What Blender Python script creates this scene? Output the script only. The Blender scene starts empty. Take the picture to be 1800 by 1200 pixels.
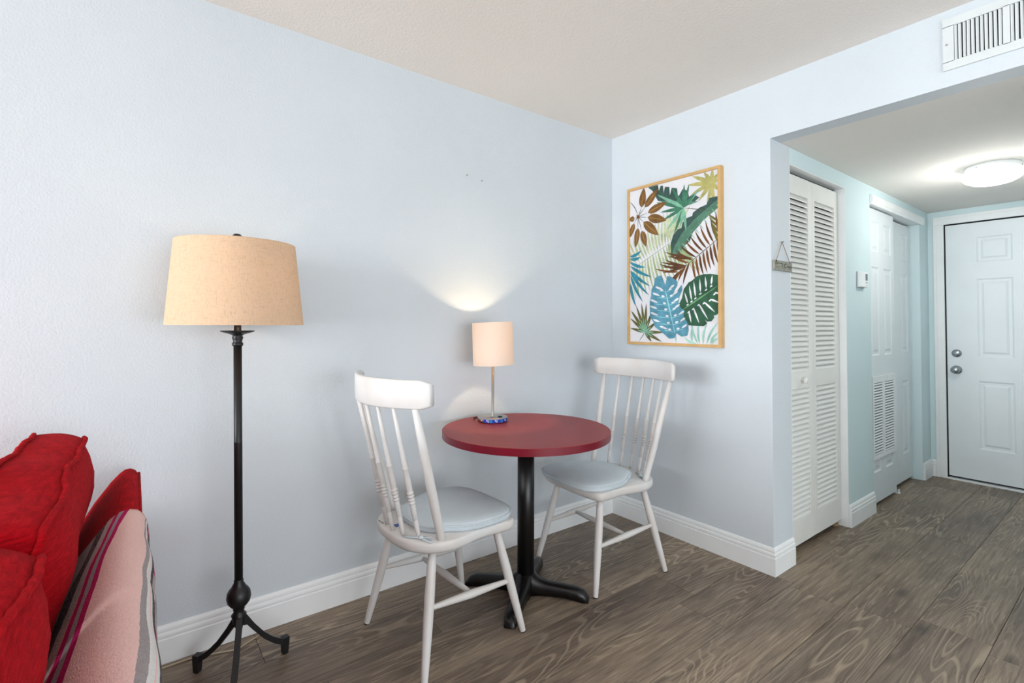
import bpy, bmesh, math, random
from mathutils import Vector, Matrix

# ------------------------------------------------------------------ camera, world, light, exposure
SC = bpy.context.scene
COL = SC.collection
cam_data = bpy.data.cameras.new('camera')
cam_data.sensor_width = 36.0
cam_data.sensor_fit = 'HORIZONTAL'
cam_data.lens = 17.456
cam_data.shift_y = -0.0285
cam_data.clip_start = 0.02
cam = bpy.data.objects.new('camera', cam_data)
COL.objects.link(cam)
_R = Vector((0.606036, 0.795427, 0.003919))
_U = Vector((0.016726, -0.017670, 0.999704))
_F = Vector((-0.795262, 0.605791, 0.024034))
cam.matrix_world = Matrix(((_R.x, _U.x, -_F.x, 2.1919), (_R.y, _U.y, -_F.y, -2.4960),
                           (_R.z, _U.z, -_F.z, 1.2147), (0, 0, 0, 1)))
SC.camera = cam

world = bpy.data.worlds.new('world')
SC.world = world
world.use_nodes = True
world.node_tree.nodes['Background'].inputs['Color'].default_value = (0.86, 0.93, 1.0, 1)
world.node_tree.nodes['Background'].inputs['Strength'].default_value = 1.05

def area_light(name, loc, aim, sx, sy, power, color):
    d = bpy.data.lights.new(name, 'AREA')
    d.shape = 'RECTANGLE'
    d.size, d.size_y, d.energy, d.color = sx, sy, power, color
    o = bpy.data.objects.new(name, d)
    COL.objects.link(o)
    o.location = loc
    o.rotation_euler = (Vector(aim) - Vector(loc)).to_track_quat('-Z', 'Y').to_euler()
    return o

# daylight through the glazed sliding door in the wall behind the camera
area_light('window_daylight', (1.35, -7.45, 1.5), (1.35, 0, 0.9), 2.4, 1.6, 225, (0.94, 0.975, 1.0))
# fill light added at an unseen side wall opening to even out the walls
area_light('side_fill', (4.55, -1.6, 1.0), (0.4, 0.0, 0.5), 2.6, 1.5, 44, (0.97, 0.985, 1.0))

SC.view_settings.view_transform = 'Standard'
SC.view_settings.look = 'None'
SC.view_settings.gamma = 1.0
SC.view_settings.use_curve_mapping = False
SC.view_settings.exposure = 0.33

# ------------------------------------------------------------------ helpers
def srgb(r, g, b):
    f = lambda c: (c / 255 / 12.92) if c / 255 <= 0.04045 else ((c / 255 + 0.055) / 1.055) ** 2.4
    return (f(r), f(g), f(b), 1.0)

class NT:
    def __init__(self, name):
        self.m = bpy.data.materials.new(name)
        self.m.use_nodes = True
        self.t = self.m.node_tree
        self.b = self.t.nodes['Principled BSDF']
        self.out = self.t.nodes['Material Output']
    def n(self, kind, **kw):
        x = self.t.nodes.new(kind)
        for k, v in kw.items():
            if k in x.inputs.keys():
                x.inputs[k].default_value = v
            else:
                setattr(x, k, v)
        return x
    def l(self, a, b):
        self.t.links.new(a, b)
    def coord(self, kind='Object', scale=(1, 1, 1), rot=(0, 0, 0), rnd=False):
        tc = self.n('ShaderNodeTexCoord')
        mp = self.n('ShaderNodeMapping')
        mp.inputs['Scale'].default_value = scale
        mp.inputs['Rotation'].default_value = rot
        src = tc.outputs[kind]
        if rnd:
            oi = self.n('ShaderNodeObjectInfo')
            mul = self.n('ShaderNodeMath', operation='MULTIPLY')
            mul.inputs[1].default_value = 37.0
            self.l(oi.outputs['Random'], mul.inputs[0])
            add = self.n('ShaderNodeVectorMath', operation='ADD')
            self.l(src, add.inputs[0]); self.l(mul.outputs[0], add.inputs[1])
            src = add.outputs[0]
        self.l(src, mp.inputs['Vector'])
        return mp.outputs[0]
    def noise(self, vec, scale, detail=3, rough=0.55, dist=0.0):
        x = self.n('ShaderNodeTexNoise')
        x.inputs['Scale'].default_value = scale
        x.inputs['Detail'].default_value = detail
        x.inputs['Roughness'].default_value = rough
        x.inputs['Distortion'].default_value = dist
        self.l(vec, x.inputs['Vector'])
        return x.outputs['Fac']
    def ramp(self, fac, stops, interp='LINEAR'):
        x = self.n('ShaderNodeValToRGB')
        x.color_ramp.interpolation = interp
        e = x.color_ramp.elements
        while len(e) < len(stops):
            e.new(0.5)
        for el, (p, c) in zip(e, stops):
            el.position = p
            el.color = c if len(c) == 4 else (*c, 1)
        self.l(fac, x.inputs['Fac'])
        return x.outputs['Color']
    def mix(self, fac, a, b, mode='MIX'):
        x = self.n('ShaderNodeMix', data_type='RGBA', blend_type=mode)
        for sock, v in ((x.inputs[0], fac), (x.inputs[6], a), (x.inputs[7], b)):
            if isinstance(v, (int, float)) or isinstance(v, tuple):
                sock.default_value = v
            else:
                self.l(v, sock)
        return x.outputs[2]
    def bump(self, height, strength, distance=0.01):
        x = self.n('ShaderNodeBump')
        x.inputs['Strength'].default_value = strength
        x.inputs['Distance'].default_value = distance
        self.l(height, x.inputs['Height'])
        self.l(x.outputs[0], self.b.inputs['Normal'])
    def setp(self, color=None, rough=0.5, metal=0.0, spec=0.5):
        if color is not None:
            if isinstance(color, tuple):
                self.b.inputs['Base Color'].default_value = color
            else:
                self.l(color, self.b.inputs['Base Color'])
        self.b.inputs['Roughness'].default_value = rough
        self.b.inputs['Metallic'].default_value = metal
        self.b.inputs['Specular IOR Level'].default_value = spec

M = {}
def plain(key, col, rough=0.5, metal=0.0, spec=0.5, var=0.06, scale=9, bump=0.0, bscale=200):
    k = NT(key)
    v = k.coord('Object')
    nz = k.noise(v, scale, 4)
    dark = tuple(c * (1 - var) for c in col[:3]) + (1,)
    lite = tuple(min(1, c * (1 + var)) for c in col[:3]) + (1,)
    k.setp(k.ramp(nz, [(0.3, dark), (0.7, lite)]), rough, metal, spec)
    if bump:
        k.bump(k.noise(v, bscale, 3), bump, 0.002)
    M[key] = k.m
    return k.m

class MB:
    """collects quads and polygons; build() links them as one mesh object"""
    def __init__(self):
        self.v, self.f, self.mi, self.sm = [], [], [], []
        self.uv = {}
    def add(self, verts, faces, mi=0, smooth=False):
        o = len(self.v)
        self.v += [tuple(p) for p in verts]
        for f in faces:
            self.f.append([i + o for i in f]); self.mi.append(mi); self.sm.append(smooth)
        return self
    def box(self, x0, x1, y0, y1, z0, z1, mi=0):
        v = [(x0, y0, z0), (x1, y0, z0), (x1, y1, z0), (x0, y1, z0), (x0, y0, z1), (x1, y0, z1), (x1, y1, z1), (x0, y1, z1)]
        return self.add(v, [(0, 3, 2, 1), (4, 5, 6, 7), (0, 1, 5, 4), (1, 2, 6, 5), (2, 3, 7, 6), (3, 0, 4, 7)], mi)
    def cbox(self, x0, x1, y0, y1, z0, z1, c=0.003, mi=0):
        """box with chamfered edges"""
        bm = bmesh.new()
        bmesh.ops.create_cube(bm, size=1)
        for p in bm.verts:
            p.co = Vector(((x0 + x1) / 2 + p.co.x * (x1 - x0), (y0 + y1) / 2 + p.co.y * (y1 - y0), (z0 + z1) / 2 + p.co.z * (z1 - z0)))
        bmesh.ops.bevel(bm, geom=list(bm.edges), offset=c, segments=2, affect='EDGES', profile=0.6)
        bm.verts.index_update()
        self.add([p.co for p in bm.verts], [[q.index for q in f.verts] for f in bm.faces], mi)
        bm.free()
        return self
    def lathe(self, prof, n=24, c=(0, 0, 0), axis='z', mi=0, cap=True, shear=(0, 0)):
        vs, fs = [], []
        for r, h in prof:
            for k in range(n):
                a = 2 * math.pi * k / n
                p = (r * math.cos(a), r * math.sin(a), h)
                if axis == 'y': p = (p[0], h, p[1])
                if axis == 'x': p = (h, p[0], p[1])
                vs.append((c[0] + p[0] + shear[0] * h, c[1] + p[1] + shear[1] * h, c[2] + p[2]))
        for j in range(len(prof) - 1):
            for k in range(n):
                a, b = j * n + k, j * n + (k + 1) % n
                fs.append((a, b, b + n, a + n) if axis != 'y' else (a, a + n, b + n, b))
        if cap:
            m = len(prof) - 1
            if prof[0][0] > 1e-6: fs.append([k for k in range(n)][::-1])
            if prof[m][0] > 1e-6: fs.append([m * n + k for k in range(n)])
        return self.add(vs, fs, mi, True)
    def tube(self, pts, rad, n=10, mi=0, closed=False):
        """round bar along a polyline; rad is a number or one number per point"""
        P = [Vector(p) for p in pts]
        if isinstance(rad, (int, float)): rad = [rad] * len(P)
        vs, fs = [], []
        up = Vector((0, 0, 1))
        prev = None
        for i, p in enumerate(P):
            if closed: t = P[(i + 1) % len(P)] - P[i - 1]
            else: t = P[min(i + 1, len(P) - 1)] - P[max(i - 1, 0)]
            t.normalize()
            if prev is None:
                a = up if abs(t.dot(up)) < 0.9 else Vector((1, 0, 0))
                u = t.cross(a).normalized()
            else:
                u = (prev - t * prev.dot(t)).normalized()
            prev = u
            w = t.cross(u)
            for k in range(n):
                a = 2 * math.pi * k / n
                vs.append(p + (u * math.cos(a) + w * math.sin(a)) * rad[i])
        m = len(P)
        for j in range(m if closed else m - 1):
            for k in range(n):
                a, b = j * n + k, j * n + (k + 1) % n
                c, d = ((j + 1) % m) * n + k, ((j + 1) % m) * n + (k + 1) % n
                fs.append((a, b, d, c))
        if not closed:
            fs.append([k for k in range(n)][::-1]); fs.append([(m - 1) * n + k for k in range(n)])
        return self.add(vs, fs, mi, True)
    def prism(self, poly, h0, h1, axis='z', mi=0):
        """polygon extruded along an axis; poly gives the two other coordinates in cyclic order"""
        n = len(poly)
        def P(a, b, h):
            return {'z': (a, b, h), 'x': (h, a, b), 'y': (a, h, b)}[axis]
        vs = [P(a, b, h0) for a, b in poly] + [P(a, b, h1) for a, b in poly]
        fs = [list(range(n))[::-1], list(range(n, 2 * n))] + [(i, (i + 1) % n, n + (i + 1) % n, n + i) for i in range(n)]
        return self.add(vs, fs, mi)
    def sweep(self, path, prof, mi=0):
        """profile (offset to the right of travel, z) swept along an xy polyline with mitred corners"""
        P = [Vector((p[0], p[1])) for p in path]
        rows = []
        for i, p in enumerate(P):
            d0 = (P[i] - P[i - 1]).normalized() if i > 0 else None
            d1 = (P[i + 1] - P[i]).normalized() if i < len(P) - 1 else None
            n0 = Vector((d0.y, -d0.x)) if d0 else None
            n1 = Vector((d1.y, -d1.x)) if d1 else None
            if n0 and n1:
                nn = (n0 + n1); nn = nn / nn.length; nn = nn / max(0.2, nn.dot(n0))
            else:
                nn = n0 or n1
            rows.append([(p.x + nn.x * d, p.y + nn.y * d, z) for d, z in prof])
        n = len(prof)
        vs = [q for r in rows for q in r]
        fs = []
        for i in range(len(P) - 1):
            for k in range(n):
                a, b = i * n + k, i * n + (k + 1) % n
                fs.append((a, b, b + n, a + n))
        fs.append(list(range(n))[::-1]); fs.append([(len(P) - 1) * n + k for k in range(n)])
        return self.add(vs, fs, mi)
    def mesh(self, name, mats):
        me = bpy.data.meshes.new(name)
        me.from_pydata(self.v, [], self.f)
        for m in mats: me.materials.append(m)
        me.polygons.foreach_set('material_index', self.mi)
        me.polygons.foreach_set('use_smooth', self.sm)
        me.update()
        bm = bmesh.new(); bm.from_mesh(me)
        bmesh.ops.recalc_face_normals(bm, faces=bm.faces)
        bm.to_mesh(me); bm.free()
        return me
    def build(self, name, mat, parent=None, label=None, smooth=None):
        mats = mat if isinstance(mat, (list, tuple)) else [mat]
        me = self.mesh(name, mats)
        if smooth: me.polygons.foreach_set('use_smooth', [True] * len(me.polygons))
        o = bpy.data.objects.new(name, me)
        COL.objects.link(o)
        if parent: o.parent = parent
        if label: o['label'] = label
        return o

def put(name, me, parent=None, loc=(0, 0, 0), rot=(0, 0, 0)):
    o = bpy.data.objects.new(name, me)
    COL.objects.link(o)
    o.location = loc; o.rotation_euler = rot
    if parent: o.parent = parent
    return o

def thing(name, label, cat, loc=(0, 0, 0), rotz=0.0, group=None, kind=None):
    o = bpy.data.objects.new(name, None)
    o.empty_display_size = 0.1
    COL.objects.link(o)
    o.location = loc; o.rotation_euler = (0, 0, rotz)
    tag(o, label, cat, group, kind)
    return o

def tag(o, label, cat, group=None, kind=None):
    o['label'] = label; o['category'] = cat
    if group: o['group'] = group
    if kind: o['kind'] = kind
    return o

def struct(o, label, cat):
    return tag(o, label, cat, None, 'structure')

# ------------------------------------------------------------------ materials
def paint(key, col, bump=0.25, scale=150, rough=0.6, var=0.03):
    k = NT(key)
    v = k.coord('Object')
    big = k.noise(v, 1.3, 3)
    k.setp(k.ramp(big, [(0.3, tuple(c * (1 - var) for c in col[:3])), (0.7, tuple(min(1, c * (1 + var)) for c in col[:3]))]), rough, 0, 0.3)
    k.bump(k.noise(v, scale, 3, 0.6), bump, 0.003)
    M[key] = k.m

paint('wall_paint', srgb(210, 218, 224), 0.4, 130)
paint('hall_paint', srgb(213, 232, 236), 0.18, 130)
paint('ceiling_paint', srgb(241, 236, 230), 0.6, 95, 0.9, 0.02)
paint('ceiling_paint_dimmed', srgb(234, 231, 226), 0.6, 95, 0.9, 0.02)  # same ceiling paint, darkened in colour for the dimmer hall
plain('trim_white', srgb(240, 243, 244), 0.4, 0, 0.4, 0.03, 6)
plain('door_white', srgb(232, 239, 243), 0.45, 0, 0.4, 0.03, 3)
plain('louver_white', srgb(236, 236, 232), 0.5, 0, 0.35, 0.03, 5)
plain('vent_metal', srgb(216, 222, 222), 0.5, 0, 0.4, 0.04, 8)
plain('dark_void', srgb(22, 25, 26), 0.9)
plain('rubber_black', srgb(14, 14, 15), 0.7)
plain('black_iron', srgb(20, 20, 22), 0.42, 0.0, 0.5, 0.2, 40, 0.15, 120)
plain('black_enamel', srgb(10, 10, 11), 0.33, 0, 0.5, 0.15, 30, 0.08, 90)
plain('nickel', srgb(178, 174, 168), 0.3, 1.0, 0.5, 0.05, 30)
plain('satin_chrome', srgb(170, 176, 182), 0.25, 1.0, 0.5, 0.06, 20)
plain('plastic_grey', srgb(196, 196, 202), 0.5)
plain('lcd', srgb(92, 100, 100), 0.3)
plain('frame_wood', srgb(204, 164, 108), 0.5, 0, 0.4, 0.1, 14)
plain('canvas', srgb(222, 222, 226), 0.8)
plain('sign_wood', srgb(150, 150, 140), 0.8, 0, 0.2, 0.18, 30)
plain('sign_ink', srgb(62, 78, 52), 0.8)
plain('twine', srgb(150, 112, 66), 0.9, 0, 0.1, 0.2, 200)
plain('scrap_wood', srgb(188, 160, 120), 0.7)
plain('clear_cord', srgb(178, 166, 140), 0.35)
plain('bulb_glass', srgb(240, 238, 230), 0.3)
plain('label_blue', srgb(14, 50, 168), 0.35, 0, 0.5, 0.2, 40)
plain('label_cyan', srgb(40, 130, 200), 0.35)
plain('label_ink', srgb(225, 235, 250), 0.4)
plain('tag_paper', srgb(226, 222, 214), 0.7)
plain('tag_blue', srgb(70, 100, 160), 0.7)
plain('tag_ink', srgb(70, 70, 72), 0.7)

# chipped white chair paint
k = NT('chair_paint')
v = k.coord('Object')
base = k.ramp(k.noise(v, 6, 4), [(0.3, srgb(213, 208, 203)), (0.7, srgb(222, 222, 222))])
chips = k.ramp(k.noise(v, 85, 3, 0.6), [(0.735, (0, 0, 0, 1)), (0.76, (1, 1, 1, 1))])
k.setp(k.mix(chips, base, srgb(140, 112, 88)), 0.42, 0, 0.45)
M['chair_paint'] = k.m

# pale blue cushion cloth
k = NT('cushion_cloth')
v = k.coord('Object')
c1 = k.ramp(k.noise(v, 7, 4), [(0.3, srgb(184, 199, 206)), (0.75, srgb(204, 216, 223))])
c2 = k.mix(k.ramp(k.noise(v, 600, 2), [(0.35, (0, 0, 0, 1)), (0.65, (1, 1, 1, 1))]), c1, srgb(214, 223, 228))
k.setp(c2, 0.9, 0, 0.15)
k.bump(k.noise(v, 900, 2), 0.25, 0.002)
M['cushion_cloth'] = k.m

# red table top, semi-matt laminate
k = NT('red_laminate')
v = k.coord('Object')
k.setp(k.ramp(k.noise(v, 5, 5), [(0.3, srgb(134, 26, 28)), (0.7, srgb(146, 34, 34))]), 0.42, 0, 0.42)
k.bump(k.noise(v, 260, 3), 0.06, 0.001)
M['red_laminate'] = k.m
plain('red_edge', srgb(112, 4, 30), 0.3, 0, 0.5, 0.08, 12)

# red chenille
k = NT('red_chenille')
v = k.coord('Object')
vs = k.coord('Object', (30, 30, 260))
ch = k.noise(v, 240, 3, 0.7)
rib = k.noise(vs, 1.0, 3, 0.6, 0.4)
base = k.ramp(rib, [(0.25, srgb(128, 2, 12)), (0.55, srgb(170, 6, 20)), (0.8, srgb(196, 20, 32))])
k.setp(k.mix(k.ramp(ch, [(0.5, (0, 0, 0, 1)), (0.8, (0.4, 0.4, 0.4, 1))]), base, srgb(204, 26, 36)), 0.95, 0, 0.1)
k.b.inputs['Sheen Weight'].default_value = 0.06
k.b.inputs['Sheen Roughness'].default_value = 0.4
k.b.inputs['Sheen Tint'].default_value = srgb(235, 80, 85)
mx = k.n('ShaderNodeMath', operation='ADD')
k.l(rib, mx.inputs[0]); k.l(ch, mx.inputs[1])
k.bump(mx.outputs[0], 0.5, 0.004)
M['red_chenille'] = k.m

# striped serape: stripes lie across the first texture coordinate
k = NT('serape')
tc = k.n('ShaderNodeTexCoord')
sep = k.n('ShaderNodeSeparateXYZ')
k.l(tc.outputs['UV'], sep.inputs[0])
v = k.coord('Object')
wob = k.noise(v, 60, 2)
wm = k.n('ShaderNodeMath', operation='MULTIPLY_ADD')
wm.inputs[1].default_value = 0.006
k.l(wob, wm.inputs[0]); k.l(sep.outputs[0], wm.inputs[2])
PK, GY, MG, WH, DK, LG, CO = srgb(252, 210, 204), srgb(172, 166, 166), srgb(196, 20, 104), srgb(238, 234, 232), srgb(62, 52, 56), srgb(200, 190, 188), srgb(230, 160, 146)
stops = [(0.0, GY), (0.05, WH), (0.09, LG), (0.165, DK), (0.202, WH), (0.220, PK), (0.230, WH), (0.250, GY), (0.275, PK), (0.52, MG), (0.575, GY),
         (0.63, MG), (0.685, CO), (0.70, LG), (0.80, DK), (0.95, GY)]
col = k.ramp(wm.outputs[0], stops, 'CONSTANT')
spk = k.ramp(k.noise(v, 210, 4, 0.8), [(0.42, (0, 0, 0, 1)), (0.60, (1, 1, 1, 1))])
inv = k.ramp(wm.outputs[0], [(0, (0.7, 0.7, 0.7, 1)), (0.202, (0.10, 0.10, 0.10, 1)), (0.250, (0.45, 0.45, 0.45, 1)), (0.275, (0.12, 0.12, 0.12, 1)), (0.52, (0.12, 0.12, 0.12, 1)), (0.575, (0.4, 0.4, 0.4, 1)), (0.63, (0.12, 0.12, 0.12, 1)), (0.70, (0.4, 0.4, 0.4, 1)), (0.80, (0.75, 0.75, 0.75, 1)), (0.95, (0.3, 0.3, 0.3, 1))], 'CONSTANT')
fm = k.n('ShaderNodeMath', operation='MULTIPLY')
k.l(spk, fm.inputs[0]); k.l(inv, fm.inputs[1])
dk = k.mix(0.55, col, k.ramp(col, [(0.0, srgb(190, 180, 180)), (0.25, srgb(150, 100, 106)), (1.0, srgb(70, 56, 62))]), 'MIX')
# figure of the woven back panel: magenta and black dashes
vf = k.coord('Object', (26, 26, 9), (0, 0, 0.5))
fig = k.ramp(k.noise(vf, 1.0, 1, 0.3, 0.6), [(0.60, (0, 0, 0, 1)), (0.62, (1, 1, 1, 1))])
fsel = k.ramp(sep.outputs[0], [(0.0, (1, 1, 1, 1)), (0.165, (0, 0, 0, 1))], 'CONSTANT')
fmul = k.n('ShaderNodeMath', operation='MULTIPLY')
k.l(fig, fmul.inputs[0]); k.l(fsel, fmul.inputs[1])
k.setp(k.mix(fmul.outputs[0], k.mix(fm.outputs[0], col, dk), MG), 0.95, 0, 0.1)
k.bump(k.noise(v, 260, 3, 0.7), 0.9, 0.006)
M['serape'] = k.m

# lamp shade linens
def shade_mat(key, col, trans, mixf, weave=1.0):
    k = NT(key)
    v = k.coord('Object', (1, 1, 1))
    w1 = k.noise(k.coord('Object', (40, 40, 900)), 1.0, 2)
    w2 = k.noise(k.coord('Object', (500, 500, 30)), 1.0, 2)
    ad = k.n('ShaderNodeMath', operation='ADD')
    k.l(w1, ad.inputs[0]); k.l(w2, ad.inputs[1])
    c = k.ramp(ad.outputs[0], [(0.75, tuple(x * (1 - 0.2 * weave) for x in col[:3])), (1.25, tuple(min(1, x * (1 + 0.12 * weave)) for x in col[:3]))])
    d = k.n('ShaderNodeBsdfDiffuse'); t = k.n('ShaderNodeBsdfTranslucent'); mx = k.n('ShaderNodeMixShader')
    k.l(c, d.inputs['Color']); t.inputs['Color'].default_value = trans
    mx.inputs[0].default_value = mixf
    k.l(d.outputs[0], mx.inputs[1]); k.l(t.outputs[0], mx.inputs[2]); k.l(mx.outputs[0], k.out.inputs['Surface'])
    M[key] = k.m
shade_mat('linen_shade', srgb(222, 196, 168), srgb(250, 226, 200), 0.30)
shade_mat('white_shade', srgb(240, 226, 212), srgb(250, 230, 206), 0.20, 0.08)

def glow(key, col, strength):
    k = NT(key)
    k.b.inputs['Base Color'].default_value = col
    k.b.inputs['Emission Color'].default_value = col
    k.b.inputs['Emission Strength'].default_value = strength
    M[key] = k.m
glow('dome_glass', srgb(250, 252, 250), 1.5)

# grey-brown oak planks: every plank has its own figure and tone
k = NT('oak_plank')
oi = k.n('ShaderNodeObjectInfo')
v = k.coord('Object', (1, 1, 1), (0, 0, 0), True)
vg = k.coord('Object', (75, 3.2, 1), (0, 0, 0), True)
vc = k.coord('Object', (6.0, 0.75, 1), (0, 0, 0), True)
fine = k.noise(vg, 1.0, 5, 0.65, 0.6)
warp = k.noise(vc, 1.0, 2, 0.4, 0.35)
ringm = k.n('ShaderNodeMath', operation='MULTIPLY'); ringm.inputs[1].default_value = 165.0
k.l(warp, ringm.inputs[0])
sn = k.n('ShaderNodeMath', operation='SINE')
k.l(ringm.outputs[0], sn.inputs[0])
rings = k.ramp(sn.outputs[0], [(0.45, (0, 0, 0, 1)), (1.0, (1, 1, 1, 1))])
blot = k.noise(k.coord('Object', (5, 1.6, 1), (0, 0, 0), True), 1.0, 3, 0.55)
tone = k.ramp(blot, [(0.28, srgb(98, 85, 75)), (0.50, srgb(134, 120, 105)), (0.72, srgb(160, 143, 123))])
c1 = k.mix(k.ramp(fine, [(0.35, (0.75, 0.75, 0.75, 1)), (0.6, (0, 0, 0, 1))]), tone, srgb(88, 74, 64))
c2 = k.mix(k.ramp(k.noise(vg, 2.2, 3, 0.6, 0.3), [(0.56, (0, 0, 0, 1)), (0.72, (0.5, 0.5, 0.5, 1))]), c1, srgb(196, 180, 156))
gate = k.ramp(k.noise(k.coord('Object', (3, 1.1, 1), (0, 0, 0), True), 1.0, 2), [(0.46, (0.05, 0.05, 0.05, 1)), (0.64, (0.55, 0.55, 0.55, 1))])
gm = k.n('ShaderNodeMath', operation='MULTIPLY')
k.l(rings, gm.inputs[0]); k.l(gate, gm.inputs[1])
c3 = k.mix(gm.outputs[0], c2, srgb(198, 182, 158))
# knots
vk = k.n('ShaderNodeTexVoronoi'); vk.inputs['Scale'].default_value = 1.0
k.l(k.coord('Object', (5.0, 1.9, 1), (0, 0, 0), True), vk.inputs['Vector'])
knot = k.ramp(vk.outputs['Distance'], [(0.02, (0.75, 0.75, 0.75, 1)), (0.14, (0, 0, 0, 1))])
c4 = k.mix(knot, c3, srgb(62, 50, 44))
# tone of the single plank
pr = k.ramp(oi.outputs['Random'], [(0.0, (0.82, 0.80, 0.79, 1)), (0.5, (1.0, 0.985, 0.96, 1)), (1.0, (1.12, 1.10, 1.06, 1))])
c5 = k.mix(1.0, c4, pr, 'MULTIPLY')
k.setp(c5, 0.42, 0, 0.4)
k.bump(fine, 0.12, 0.002)
M['oak_plank'] = k.m
plain('subfloor', srgb(34, 27, 22), 0.9)

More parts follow.
